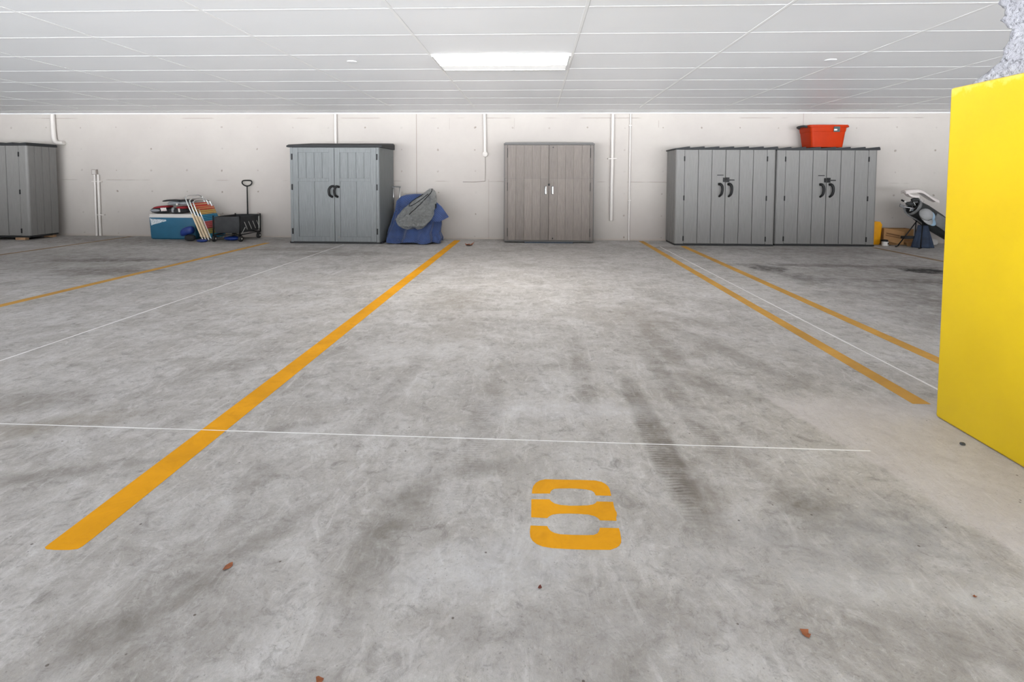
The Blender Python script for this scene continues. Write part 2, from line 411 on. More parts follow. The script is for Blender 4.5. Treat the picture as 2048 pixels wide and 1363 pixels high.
def blanket_mat():
    t = NT('quilted_blanket'); v = t.coords()
    wv = t.node('ShaderNodeTexWave', wave_type='BANDS', bands_direction='DIAGONAL'); wv.inputs['Scale'].default_value = 14; wv.inputs['Distortion'].default_value = 3; t.link(v, wv.inputs[0])
    n = t.noise(v, 4, 6, .6)
    c = t.ramp(n, [(.3, lin(18, 36, 74)), (.7, lin(42, 66, 116))])
    c = t.mix(t.math('MULTIPLY', t.rng(wv.outputs[1], .8, 1), .3), c, lin(84, 112, 168))
    t.link(c, t.b.inputs['Base Color']); t.b.inputs['Roughness'].default_value = .7
    t.b.inputs['Sheen Weight'].default_value = .2
    t.link(t.bump(t.math('ADD', wv.outputs[1], n), .35, .01), t.b.inputs['Normal'])
    return t.m

def plastic_bag_mat():
    t = NT('clear_plastic'); v = t.coords((1, 1, 1)); n = t.noise(v, 9, 6, .62, 1.6); n2 = t.noise(t.coords((3, 1, 5), (0, 0, 0), (0, .7, 0)), 5, 5, .6, 1.5)
    t.b.inputs['Base Color'].default_value = lin(178, 179, 177); t.b.inputs['Roughness'].default_value = .14; t.b.inputs['Specular IOR Level'].default_value = .9
    t.link(t.rng(n, .3, .7, .55, .85), t.b.inputs['Alpha'])
    vo = t.node('ShaderNodeTexVoronoi', feature='F1'); vo.inputs['Scale'].default_value = 5; t.link(t.coords((1, 1, 2.6), (0, 0, 0), (0, .6, 0)), vo.inputs['Vector'])
    t.link(t.bump(t.math('ADD', t.math('MULTIPLY', n, .25), t.math('ADD', n2, vo.outputs['Distance'])), .95, .16), t.b.inputs['Normal'])
    return t.m

def emit(name, col, s):
    t = NT(name); t.b.inputs['Base Color'].default_value = (.9, .9, .9, 1); t.b.inputs['Emission Color'].default_value = col; t.b.inputs['Emission Strength'].default_value = s
    return t.m

def ceiling_mat():
    t = NT('ceiling_panel'); v = t.coords(); n = t.noise(v, .6, 3, .5)
    t.link(t.ramp(n, [(.3, lin(240, 241, 243)), (.7, lin(245, 246, 248))]), t.b.inputs['Base Color'])
    t.b.inputs['Roughness'].default_value = .42; t.b.inputs['Specular IOR Level'].default_value = .35
    t.link(t.bump(t.noise(v, 90, 3), .04, .003), t.b.inputs['Normal'])
    return t.m

def label_mat(name, base, marks, sx, sz, thr=.5):
    """small printed label: unreadable print as dashes"""
    t = NT(name); v = t.coords((sx, sx, sz)); n = t.noise(v, 1, 2)
    t.link(t.ramp(n, [(thr-.02, base), (thr+.02, marks)]), t.b.inputs['Base Color']); t.b.inputs['Roughness'].default_value = .5
    return t.m

M_floor = concrete_floor(); M_wall = wall_mat(); M_ceil = ceiling_mat()
M_line = paint_mat('parking_line_paint', lin(226, 158, 14), .5)
M_line_far = paint_mat('faded_line_paint', lin(200, 152, 72), .6)
M_old = paint_mat('old_line_paint', lin(140, 118, 88), .8)
M_chalk = simple('chalk_line', lin(228, 226, 226), .8, var=.05)
M_white = simple('white_paint', lin(222, 216, 211), .45, var=.03)
M_trim = simple('white_trim', lin(212, 212, 212), .5, var=.02)
M_grid = simple('ceiling_strip_white', lin(246, 246, 246), .35, var=.01)
M_strip_shade = simple('ceiling_painted_shade', lin(206, 206, 206), .6, var=.02)  # grey that paints the shade beside the ceiling strips
M_col = column_paint(); M_pop = popcorn_mat()
M_gres = wood_resin('grey_plank_resin', (lin(110, 108, 106), lin(124, 122, 120)))
M_gres2 = wood_resin('cool_grey_resin', (lin(98, 101, 102), lin(120, 123, 124)), 1.2)
M_lid = simple('charcoal_resin', lin(44, 45, 47), .6, var=.12, bump=.15, spec=.25)
M_blackp = simple('black_plastic', lin(17, 17, 18), .45, var=.15, spec=.25)
M_base = simple('dark_base_resin', lin(24, 24, 26), .6, var=.1)
M_brn = wood_resin('brown_grey_resin', (lin(94, 86, 80), lin(120, 110, 103)), 1.6, (.1545, .78))
M_brnside = wood_resin('brown_grey_edge_resin', (lin(94, 86, 81), lin(108, 99, 93)), 1.0)
M_bframe = simple('brown_dark_frame', lin(74, 72, 70), .5, var=.1)
M_chrome = simple('chrome', (.75, .75, .75, 1), .25, 1, .05)
M_alu = simple('aluminium_tube', (.72, .73, .74, 1), .28, 1, .05)
M_mat = simple('dark_blue_board', lin(52, 62, 76), .7, var=.2)
M_orange = simple('orange_plastic', lin(160, 42, 3), .5, spec=.12, var=.08, scale=5)
M_cooler = simple('teal_blue_plastic', lin(32, 90, 118), .45, var=.08, scale=5)
M_cwhite = simple('cooler_white_plastic', lin(200, 196, 192), .5, var=.04)
M_sticker = label_mat('pennant_print', lin(196, 202, 206), lin(120, 134, 140), 60, 60, .58)
M_tag = label_mat('white_label_print', lin(225, 220, 218), lin(150, 90, 90), 40, 200, .56)
M_olabel = simple('dark_green_label', lin(48, 66, 66), .5)
M_red = simple('dark_red_fabric', lin(134, 20, 30), .75, var=.12, bump=.3)
M_blackf = simple('black_fabric', lin(34, 35, 38), .8, var=.25, bump=.4, bscale=30)
M_greyf = simple('grey_fabric', lin(136, 138, 142), .75, var=.1, bump=.3)
M_wagon = simple('charcoal_canvas', lin(44, 45, 47), .75, var=.3, scale=6, bump=.5, bscale=14)
M_rubber = simple('black_rubber', lin(24, 24, 25), .6, var=.15)
M_cord = simple('silver_cord', lin(176, 176, 172), .5)
M_wood = simple('pale_wood', lin(206, 186, 156), .5, var=.1, scale=5, stretch=(6, 6, .5))
M_block = simple('raw_wood', lin(158, 126, 96), .8, var=.2, stretch=(1, 5, 5))
M_web = webbing_mat(); M_blanket = blanket_mat(); M_bag = plastic_bag_mat()
M_bluebag = simple('royal_blue_nylon', lin(14, 44, 112), .5, var=.2, bump=.3, bscale=18)
M_carton = simple('cardboard', lin(158, 118, 76), .85, var=.08, scale=6)
M_cartonp = simple('cardboard_print', lin(112, 78, 48), .85)
M_yellowp = simple('amber_yellow_plastic', lin(226, 158, 12), .4, var=.06)
M_golf = simple('golf_bag_black', lin(40, 42, 42), .6, var=.25, bump=.3, bscale=16)
M_golfg = simple('golf_bag_grey', lin(104, 104, 104), .6, var=.15)
M_navy = simple('navy_fabric', lin(42, 54, 74), .8, var=.3, scale=8, bump=.5, bscale=14)
M_cap = simple('grey_cap_cotton', lin(150, 150, 150), .85, var=.06, bump=.2)
M_capb = simple('pale_blue_cap_cotton', lin(148, 176, 198), .85, var=.06, bump=.2)
M_towel = simple('off_white_towel', lin(206, 198, 194), .9, var=.06, bump=.5, bscale=40)
M_leaf = simple('dry_leaf', lin(140, 82, 50), .8, var=.2, scale=60)
M_leafd = simple('dark_dry_leaf', lin(96, 40, 28), .8, var=.2, scale=60)
M_stone = simple('dark_stone', lin(66, 68, 68), .8, var=.2, scale=60, bump=.5)
M_conduit = simple('painted_conduit', lin(196, 190, 185), .45, var=.03)
M_outlet = simple('outlet_grey', lin(146, 138, 132), .5)
M_lamp = emit('lamp_diffuser', (1, .96, .89, 1), LAMP_POWER); M_lamp2 = emit('lamp_reflector_glow', (1, .99, .98, 1), .30)

# ------------------------------------------------------------------ the room
XL, XR, YB = -15.0, 13.0, -2.5
m = MB(); m.box(XL-.3, XR+.3, YB-.3, WY+.3, -.25, 0); struct(m.build('floor', M_floor))
m = MB(); m.box(XL, XR, WY, WY+.25, .0005, HC+.3); struct(m.build('wall_back', M_wall))
m = MB(); m.box(XL-.25, XL-.001, YB, WY+.25, .0005, HC+.3); struct(m.build('wall_left', M_wall))
m = MB(); m.box(XR+.001, XR+.25, YB, WY+.25, .0005, HC+.3); struct(m.build('wall_right', M_wall))
m = MB(); m.box(XL, -10.6, YB-.2, YB, .0005, HC+.28); m.box(9.5, XR, YB-.2, YB, .0005, HC+.28); struct(m.build('wall_added_blocker', M_wall))  # unseen mouth ends, added to cut daylight on the back wall's sides
m = MB(); m.box(XL, XR, YB, WY-.0005, HC, HC+.28); ceil = struct(m.build('ceiling', M_ceil))
# cover strips between the ceiling panels: a white lip with a thin grey strip beside it as painted-in shade
m = MB(); g = MB()
for k in range(-10, 9):
    x = GX+k*GW
    if XL+.1 < x < XR-.1: m.box(x-.012, x+.012, YB+.02, 9.9, HC-.0025, HC-.0002); g.box(x+.012, x+.017, YB+.02, 9.9, HC-.0018, HC-.0002)
for k in range(-7, 9):
    y = GY+k*GD
    if y > 10.4: continue
    xs = [XL+.02]+[GX+j*GW for j in range(-10, 9) if XL+.1 < GX+j*GW < XR-.1]+[XR-.02]
    for a, b in zip(xs, xs[1:]):
        m.box(a+.014, b-.014, y-.007, y+.007, HC-.0016, HC-.0002); g.box(a+.02, b-.014, y-.013, y-.007, HC-.0014, HC-.0002)
s_ = m.build('ceiling_strip', M_grid, ceil); g.build('strip_shade', M_strip_shade, ceil)
m = MB(); m.box(XL, XR, WY-.03, WY-.0008, HC-.020, HC-.0008); struct(m.build('trim_1', M_trim))

# yellow column: painted lower jacket, sprayed plaster above
PX, PYF, PZ = 2.055, 2.762, 1.662
col = struct(bpy.data.objects.new('column', None)); COL.objects.link(col); col.location = (PX+.3, 2.3, 0)
m = MB()
N = 26
ring = []
def prof(z): return [(PX, 1.75, z), (PX+.62, 1.75, z), (PX+.62, PYF, z), (PX, PYF, z)]
m.loft([prof(.001), prof(.5), prof(1.1), prof(PZ)])
m.build('painted_jacket', M_col, col, (PX+.3, 2.3, 0), bevel=.012)
m = MB(); rnd = random.Random(3)
NZ, NY = 60, 40
rings = []
for i in range(NZ+1):
    z = PZ-.004+(HC-.001-PZ+.004)*i/NZ
    flare = .17*math.exp(-(i/NZ)*26)
    e = .035*math.sin(i*.31+1)+.02*math.sin(i*.83)+rnd.uniform(-.012, .012)
    yb = min(2.50+e*.8+flare, PYF-.03); r = []
    dx = lambda: rnd.uniform(-.007, .007)
    x0 = PX+.012
    for j in range(NY+1): r.append((x0+dx()+(.02 if j in (0, NY) else 0), 1.80+(yb-1.80)*j/NY, z))
    for j in range(1, 9): r.append((x0+.5*j/8, yb+rnd.uniform(-.008, .008), z))
    for j in range(1, 9): r.append((x0+.5, yb+(1.80-yb)*j/8, z))
    for j in range(1, 8): r.append((x0+.5-.5*j/8, 1.80, z))
    rings.append(r)
m.loft(rings); m.build('sprayed_plaster', M_pop, col, (PX+.3, 2.3, 0), smooth=True)

# ------------------------------------------------------------------ paint on the floor
def line(poly, mat, label, z=.0012, group='orange parking lines'):
    m = MB(); m.prism(poly, .0002, z); return tag(m.build('parking_line', mat), label, 'floor marking', group)
line([(-1.586, 1.609), (-1.574, 1.601), (-1.541, 1.599), (-1.497, 1.601), (-1.474, 1.607), (-1.468, 1.621), (-1.466, 1.66), (-1.462, WY-.25), (-1.587, WY-.25)], M_line,
     'orange parking line running from the lower left foreground to the blue blanket')
line([(2.048, 2.915), (2.143, 2.915), (2.155, 10.45), (2.150, 10.6), (2.055, 10.6)], M_line_far, 'orange parking line right of the bay ending beside the yellow column', group=None)
line([(2.665, 3.2), (2.765, 3.2), (2.765, 9.85), (2.665, 9.85)], M_line_far, 'orange parking line running under the left end of the twin grey cabinets', group=None)
line([(-5.06, 2.6), (-4.955, 2.6), (-4.955, 9.75), (-5.06, 9.75)], M_line_far, 'faded orange parking line passing in front of the black wagon', group=None)
line([(-8.36, 7.0), (-8.27, 7.0), (-8.27, 10.62), (-8.36, 10.62)], M_old, 'worn brownish parking line between left cabinet and blue cooler', group=None)
line([(6.1, 8.2), (6.19, 8.2), (6.19, 9.9), (6.1, 9.9)], M_old, 'worn brownish parking line in front of the golf bag', group=None)
T8 = [(-0.004, 1.986), (-0.003, 2.012), (0.001, 2.035), (0.011, 2.058), (0.028, 2.076), (0.05, 2.085), (0.103, 2.085), (0.187, 2.087), (0.248, 2.086), (0.272, 2.078), (0.286, 2.064), (0.295, 2.045), (0.298, 2.027), (0.298, 1.986), (0.239, 1.986), (0.235, 2.006), (0.227, 2.017), (0.206, 2.024), (0.176, 2.027), (0.141, 2.028), (0.106, 2.025), (0.084, 2.022), (0.073, 2.013), (0.067, 2.001), (0.065, 1.99)]
M8 = [(-0.006, 1.948), (0.062, 1.951), (0.068, 1.939), (0.08, 1.926), (0.101, 1.918), (0.134, 1.915), (0.172, 1.917), (0.204, 1.921), (0.222, 1.927), (0.233, 1.936), (0.238, 1.946), (0.299, 1.947), (0.298, 1.92), (0.299, 1.899), (0.303, 1.883), (0.301, 1.867), (0.297, 1.857), (0.295, 1.837), (0.237, 1.837), (0.231, 1.85), (0.22, 1.86), (0.198, 1.868), (0.164, 1.87), (0.131, 1.87), (0.093, 1.867), (0.073, 1.862), (0.06, 1.853), (0.051, 1.84), (-0.006, 1.842), (-0.006, 1.893)]
B8 = [(-0.008, 1.795), (0.05, 1.795), (0.055, 1.78), (0.063, 1.768), (0.074, 1.76), (0.093, 1.754), (0.135, 1.753), (0.182, 1.754), (0.206, 1.756), (0.22, 1.765), (0.227, 1.778), (0.232, 1.795), (0.297, 1.796), (0.298, 1.776), (0.296, 1.74), (0.293, 1.723), (0.285, 1.709), (0.275, 1.699), (0.253, 1.687), (0.176, 1.684), (0.108, 1.684), (0.063, 1.686), (0.033, 1.692), (0.013, 1.703), (-0.001, 1.719), (-0.008, 1.736), (-0.01, 1.761)]
m = MB()
for p in (T8, M8, B8): m.prism(p, .0002, .0014)
tag(m.build('painted_number', M_line), 'orange stencilled number 8 painted on the concrete in the bay mouth', 'number')
def chalk(a, b, w, label, z=.0020):
    a, b = Vector(a), Vector(b); d = (b-a).normalized(); n = Vector((-d.y, d.x))*w/2; k = max(2, int((b-a).length/.25)); m = MB(); L, R = [], []
    for i in range(k+1):
        p = a+(b-a)*i/k; ww = n*random.uniform(.6, 1.25); L.append((p+ww)[:2]); R.append((p-ww)[:2])
    m.prism(L+R[::-1], .0002, z)
    return tag(m.build('chalk_line', M_chalk), label, 'chalk line', 'thin white lines across the floor')
chalk((-3.5, 2.45), (1.50, 2.384), .0045, 'thin white line crossing the floor between number 8 and the wall')
chalk((-3.50, 1.9), (-3.50, 9.6), .014, 'thin white line running back between the two left orange lines')
chalk((2.335, 3.0), (2.27, 9.7), .014, 'thin white line between the two orange lines right of the bay')

# ------------------------------------------------------------------ ceiling fittings
def lamp(cx, cy, label):
    t = thing('ceiling_light', label, 'light', (cx, cy, HC), group='ceiling panel lights')
    hx, hy = GW/2-.018, GD/2-.014
    m = MB(); m.box(-hx, hx, -hy, -hy+.02, -.022, -.006); m.box(-hx, hx, hy-.02, hy, -.022, -.006); m.box(-hx, -hx+.02, -hy+.02, hy-.02, -.022, -.006); m.box(hx-.02, hx, -hy+.02, hy-.02, -.022, -.006)
    m.build('frame', M_trim, t)
    m = MB(); m.box(-hx+.021, hx-.021, -hy+.021, .10, -.018, -.008); m.build('diffuser', M_lamp, t)
    m = MB(); m.box(-hx+.021, hx-.021, .101, hy-.021, -.016, -.008); m.build('reflector', M_lamp2, t)
    return t
cyl = GY+2.5*GD
l0 = lamp(GX-GW/2, cyl, 'long lit white ceiling light above the bay')
for (kx, ky, lb) in ((-6.5, -5.5, 'added unseen fill light near the garage mouth, left'), (5.5, -5.5, 'added unseen fill light near the garage mouth, right')):
    c = copy_tree(l0); c.location = (GX+kx*GW, GY+ky*GD, HC); c['label'] = lb  # out-of-view copies of the lamp, added as extra fill
def disc(x, y, rx, label):
    m = MB(); m.lathe([(rx*.6, -.006), (rx*.92, -.005), (rx, -.002), (rx, -.0002)], (x, y, HC), 28)
    tag(m.build('ceiling_sensor', M_ceil, org=(x, y, HC), smooth=True, auto=40), label, 'sensor', 'small round ceiling discs')
disc(-2.083, 6.043, .055, 'small white round disc on the ceiling left of the light')
disc(3.247, 6.098, .062, 'small white round disc on the ceiling right of the light')

# ------------------------------------------------------------------ pipes and boxes on the back wall
def pipe(name, label, pts, r, org, mat=M_conduit, n=14, group=None, clamps=()):
    t = thing(name, label, 'pipe', org, group=group)
    m = MB(); m.tube(pts, r, n); m.build('tube', mat, t, org, smooth=True, auto=50)
    for (x, y, z, w) in clamps:
        m = MB(); m.box(x-w, x+w, y-r*1.12, WY-.001, z-.012, z+.012); m.build('clamp', mat, t, org, bevel=.003)
    return t
yb = lambda r: WY-r-.004
r = .045
pipe('wall_pipe', 'white drain pipe bending behind the leftmost grey cabinet', smooth_path([(-9.945, yb(r), HC-.024), (-9.94, yb(r), 2.3), (-9.93, yb(r), 2.06), (-9.91, yb(r), 1.97), (-9.85, yb(r), 1.925), (-9.76, yb(r), 1.92), (-9.72, yb(r), 1.93)], 8), r, (-9.945, WY, 2.3))
r = .032
pipe('wall_pipe', 'white pipe from the ceiling behind the two-door panelled grey cabinet', [(-4.03, yb(r), HC-.024), (-4.03, yb(r), 1.2), (-4.03, yb(r), .003)], r, (-4.03, WY, 1.2))
t = pipe('wall_pipe', 'short white pipe ending in a round fitting left of brown cabinet', [(-1.012, yb(.036), HC-.024), (-1.005, yb(.036), 2.1), (-1.0, yb(.036), 1.74)], .034, (-1.0, WY, 1.74))
m = MB(); m.lathe([(.0, -.012), (.03, -.012), (.052, .0), (.056, .03), (.056, .074)], (-.997, WY-.078, 1.71), 20, 'y'); m.build('fitting', M_conduit, t, (-1.0, WY, 1.74), smooth=True, auto=40)
m = MB(); m.tube([(-.998, WY-.012, 1.65), (-.996, WY-.012, 1.3), (-1.0, WY-.012, 1.17), (-1.2, WY-.011, 1.155), (-1.45, WY-.011, 1.155)], .007, 8); m.build('thin_cable', M_outlet, t, (-1.0, WY, 1.74))
pipe('wall_pipe', 'white pipe with bracket ending above floor right of brown cabinet', [(1.527, yb(.036), HC-.024), (1.524, yb(.036), 1.6), (1.519, yb(.036), .395)], .034, (1.52, WY, 1.5), clamps=((1.524, WY-.04, 1.627, .085),))
m_ = pipe('wall_pipe', 'thin white conduit reaching the floor left of twin grey cabinets', [(1.873, yb(.018), HC-.024), (1.875, yb(.018), .003)], .018, (1.875, WY, 1.2), clamps=((1.874, WY-.022, 2.28, .03), (1.875, WY-.022, .80, .03)))
t = pipe('wall_pipe', 'left one of the two thin white conduits under the outlet box', [(-9.105, yb(.024), 1.275), (-9.103, yb(.024), .003)], .024, (-9.1, WY, .6), clamps=((-9.06, WY-.024, 1.13, .10),))
pipe('wall_pipe', 'right one of the two thin white conduits under the outlet box', [(-9.03, yb(.026), 1.275), (-9.028, yb(.026), .003)], .026, (-9.03, WY, .6), clamps=((-9.00, WY-.026, .44, .08),))
t = thing('outlet_box', 'small grey outlet box on the wall above two white conduits', 'outlet', (-9.105, WY, 1.32))
m = MB(); m.box(-.055, .055, -.05, -.001, -.045, .06); m.build('housing', M_outlet, t, bevel=.006)
m = MB(); m.box(-.032, .032, -.056, -.051, -.028, -.002); m.box(-.032, .032, -.056, -.051, .012, .038); m.build('socket', M_cwhite, t)

# ------------------------------------------------------------------ grey plank cabinets (three alike)
def notched(x0, x1, cuts, y, depth, w):
    """points from x0 to x1 along y with V/box notches of depth"""
    sgn = 1 if x1 > x0 else -1; out = [(x0, y)]
    for c in cuts: out += [(c-sgn*w/2, y), (c-sgn*w/4, y+depth), (c+sgn*w/4, y+depth), (c+sgn*w/2, y)]
    out.append((x1, y)); return out
def plank_cabinet(label, loc, rz, group):
    t = thing('storage_cabinet', label, 'cabinet', loc, rz, group)
    hw, D, dr = .905, .65, .745
    m = MB(); m.box(-hw+.004, hw-.004, .006, D-.004, .0005, .034); m.build('base', M_base, t, bevel=.006)
    side = [D*k/4 for k in (1, 2, 3)]
    P = [(-dr, .0)]
    P += [(-hw+.04, 0)]+[(x, y) for x, y in arc(-hw+.04, .04, .04, 270, 180, 5)][1:]
    for s in side: P += [(-hw, s-.007), (-hw+.014, s-.004), (-hw+.014, s+.004), (-hw, s+.007)]
    P += [(-hw, D), (hw, D)]
    for s in side[::-1]: P += [(hw, s+.007), (hw-.014, s+.004), (hw-.014, s-.004), (hw, s-.007)]
    P += [(x, y) for x, y in arc(hw-.04, .04, .04, 0, -90, 5)]
    P += [(dr, 0), (dr, .022), (-dr, .022)]
    m = MB(); m.prism(P, .035, 1.765); m.build('body', M_gres, t)
    for s in (-1, 1):
        a, b = (-dr+.006, -.006) if s < 0 else (.006, dr-.006)
        top = [(b, .0205), (a, .0205)]
        cuts = [a+(b-a)*k/3 for k in (1, 2)]
        m = MB(); m.prism([(a, .0)]+notched(a+.002, b-.002, cuts, -.001, .017, .013)+[(b, .0)]+top, .046, 1.757)
        d = m.build('door', M_gres, t)
        for z in (.13, .88, 1.60):
            m = MB(); m.box(s*dr-.011, s*dr+.011, -.012, .012, z-.045, z+.045); m.build('hinge', M_blackp, d, bevel=.004)
        hx = -.085 if s < 0 else .085
        pts = smooth_path([(hx-.035, -.008, 1.135), (hx-.012, -.035, 1.135), (hx+.012, -.05, 1.10), (hx+.018, -.055, 1.03), (hx+.006, -.05, .96), (hx-.014, -.03, .925), (hx-.022, -.006, .91)], 5)
        n = len(pts); m = MB(); m.tube(pts, [.025-.007*i/n for i in range(n)], 10); m.build('handle', M_blackp, d, smooth=True)
        if s < 0:
            m = MB(); m.box(-.15, -.035, -.006, -.0012, 1.293, 1.309); m.build('nameplate', M_base, d)
    m = MB(); m.box(-.045, -.006, -.012, -.0015, 1.175, 1.255); m.box(.006, .07, -.012, -.0015, 1.225, 1.26); m.box(.006, .07, -.012, -.0015, 1.17, 1.20)
    m.box(-.04, .155, -.032, -.013, 1.204, 1.222); m.box(.014, .052, -.026, -.0122, 1.19, 1.24)
    m.build('latch', M_blackp, t, bevel=.003)
    # sawtooth shingled lid
    P = [(-hw-.021, 1.766), (hw+.021, 1.766), (hw+.023, 1.788)]
    xs = [-hw-.021+(2*hw+.042)*k/7 for k in range(8)]
    for k in range(7, 0, -1): P += [(xs[k]-(.012 if k == 7 else 0), 1.824), (xs[k-1]+.004, 1.800)]
    P = P[:-1]+[(-hw-.023, 1.788)]
    m = MB(); m.prism(P, -.032, D+.008, 'y')
    m.build('lid', M_lid, t, bevel=.004)
    return t
gp = 'grey plank cabinets along the back wall'
plank_cabinet('grey plank cabinet, left one of the joined pair, nothing on its lid', (3.487, 9.945, 0), 0, gp)
plank_cabinet('grey plank cabinet carrying the orange tub on its lid', (5.343, 10.035, 0), 0, gp)
plank_cabinet('grey plank cabinet at the left edge, raised on wood blocks', (-10.62, 9.80, .05), .03, gp)
for (x, y, lb) in ((-9.93, 9.88, 'raw wood block under the front corner of leftmost cabinet'), (-9.86, 10.4, 'raw wood block under the rear of leftmost cabinet'), (-11.3, 9.9, 'raw wood block under the far end of leftmost cabinet')):
    m = MB(); m.box(x-.10, x+.10, y-.04, y+.04, .0005, .0495); tag(m.build('wood_block', M_block, org=(x, y, 0), bevel=.003), lb, 'wood block', 'wood blocks under the left cabinet')

# ------------------------------------------------------------------ panelled grey cabinet
t = thing('storage_cabinet', 'tall grey two-door panelled cabinet left of the blue blanket', 'cabinet', (-3.71, 9.735, 0))
hw, D = .83, .86
m = MB(); m.prism([(-hw, .004), (hw, .004), (hw+.05, .05), (hw+.05, D), (-hw-.05, D), (-hw-.05, .05)], .0005, .03); m.build('base', M_base, t)
m = MB(); m.prism([(-hw, .024), (-hw, 0), (-hw+.045, 0), (-hw+.045, .024), (hw-.045, .024), (hw-.045, 0), (hw, 0), (hw+.012, .02), (hw+.045, D), (-hw-.045, D), (-hw-.012, .02)], .031, 1.785)
m.build('body', M_gres2, t)
P = [(-.035, 1.79), (-.035, 1.825), (.02, 1.84), (D, 1.915), (D, 1.786), (.0, 1.786)]
def lidring(x, s): return [(x, y, z) for y, z in P]
m = MB()
prof2 = [(-.93, .90), (-.90, .99), (-.80, 1.0), (.80, 1.0), (.90, .99), (.93, .90)]
m.loft([[(x, y*1.0, 1.786+(z-1.786)*k) for y, z in P] for x, k in ((-.885, .72), (-.865, .93), (-.80, 1.0), (.80, 1.0), (.88, .96), (.905, .72))])
m.build('lid', M_lid, t, bevel=.006)
for s in (-1, 1):
    a, b = (-.782, -.004) if s < 0 else (.004, .782)
    m = MB(); m.box(a, b, .012, .0235, .04, 1.775)
    fy = (-.006, .0125)
    m.box(a, a+.10, *fy, .04, 1.775); m.box(b-.10, b, *fy, .04, 1.775)
    m.box(a+.1, b-.1, *fy, 1.69, 1.775); m.box(a+.1, b-.1, *fy, 1.155, 1.215); m.box(a+.1, b-.1, *fy, .04, .13)
    cx = (a+b)/2
    for k in (-1, 0, 1): m.box(cx+k*.15-.012, cx+k*.15+.012, -.002, .0125, 1.216, 1.689)
    m.box(cx-.018, cx+.018, -.002, .0125, .131, 1.154)
    d = m.build('door', M_gres2, t, bevel=.003)
    for z in (.23, 1.05, 1.61):
        m = MB(); m.box(s*.797-.012, s*.797+.012, -.016, -.001, z-.055, z+.055); m.build('hinge', M_blackp, d, bevel=.004)
    h0 = -.042 if s < 0 else .058
    k = 1 if s < 0 else 1
    top = [(h0+.034, -.012, 1.066), (h0-.005, -.035, 1.064)] if s < 0 else [(h0+.034, -.008, 1.052), (h0+.005, -.035, 1.066), (h0-.022, -.04, 1.058)]
    pts = smooth_path(top+[(h0-.042, -.05, 1.02), (h0-.046, -.055, .96), (h0-.032, -.045, .90), (h0+.008, -.01, .868)], 5)
    m = MB(); m.tube(pts, .021, 10); m.build('handle', M_blackp, d, smooth=True)
    if s > 0:
        m = MB(); m.box(.055, .095, -.010, -.0062, .10, .14); m.build('emblem', M_gres, d)
m = MB(); m.box(-.013, .018, -.035, -.018, .985, 1.025); m.tube(smooth_path([(-.006, -.027, 1.02), (-.006, -.027, 1.045), (.003, -.027, 1.055), (.012, -.027, 1.045), (.012, -.027, 1.02)], 4), .004, 6); m.build('padlock', M_chrome, t)

# ------------------------------------------------------------------ brown-grey cabinet
t = thing('storage_cabinet', 'brown grey wood-look cabinet with four door panels, centre of back wall', 'cabinet', (.262, 10.135, 0))
hw, D = .852, .50
m = MB(); m.box(-hw, hw, .0, D, .020, .048); m.build('base', M_bframe, t, bevel=.004)
m = MB(); m.box(-hw+.01, hw-.01, .022, D, .049, 1.86); m.box(-hw+.012, -hw+.07, .002, .022, .049, 1.228); m.box(hw-.07, hw-.012, .002, .022, .049, 1.228)
m.box(-hw+.012, -hw+.07, .002, .022, 1.237, 1.86); m.box(hw-.07, hw-.012, .002, .022, 1.237, 1.86)
m.build('body', M_brnside, t, bevel=.003)
m = MB()
m.box(-hw, -hw+.011, -.002, .0215, .049, 1.86); m.build('edge_frame', M_bframe, t)
m = MB(); m.box(hw-.011, hw, -.002, .0215, .049, 1.86); m.build('edge_frame', M_bframe, t)
m = MB(); m.loft([[(-hw-.005, y, 1.861), (hw+.005, y, 1.861), (hw+.005, y, 1.885), (hw-.03, y, 1.905), (-hw+.03, y, 1.905), (-hw-.005, y, 1.885)] for y in (-.012, D)]); m.build('top', M_bframe, t, bevel=.003)
for s in (-1, 1):
    a, b = (-.778, -.005) if s < 0 else (.005, .778)
    for (z0, z1, nm) in ((.052, 1.222, 'lower'), (1.232, 1.858, 'upper')):
        cuts = [a+(b-a)*k/5 for k in range(1, 5)]
        m = MB(); m.prism([(a, .002)]+notched(a+.002, b-.002, cuts, .0, .005 if nm == 'lower' else .003, .008)+[(b, .002), (b, .0215), (a, .0215)], z0, z1)
        d = m.build('door', M_brn, t)
        d['label'] = nm+' door panel'
        if nm == 'lower':
            hx = s*.065
            m = MB(); m.box(hx-.018, hx+.018, -.004, -.0004, .925, 1.085); m.build('handle_plate', M_bframe, d)
            m = MB(); m.box(hx+.002, hx+.018, -.026, -.0045, .935, 1.075); m.build('handle', M_chrome, d, bevel=.004)
            if s > 0: m = MB(); m.lathe([(.001, -.018), (.011, -.018), (.013, -.0005)], (.078, 0, .088), 12, 'y'); m.build('door_bolt', M_blackp, d)
            for z in (.20, 1.07): m = MB(); m.box(s*.783-.005, s*.783+.005, -.006, .012, z-.08, z+.08); m.build('hinge', M_blackp, d)
        else:
            if s > 0: m = MB(); m.lathe([(.001, -.018), (.011, -.018), (.013, -.0005)], (.078, 0, 1.815), 12, 'y'); m.build('door_bolt', M_blackp, d)
            m = MB(); m.box(s*.783-.005, s*.783+.005, -.006, .012, 1.62, 1.80); m.build('hinge', M_blackp, d)
m = MB(); m.box(-.016, .02, -.022, -.001, 1.09, 1.13); m.build('padlock', M_blackp, t, bevel=.003)
m = MB(); m.box(-.19, .725, 10.10, 10.60, .0005, .0195); tag(m.build('board', M_mat, org=(.27, 10.3, 0), bevel=.002), 'flat dark blue grey board under the brown grey cabinet', 'board')

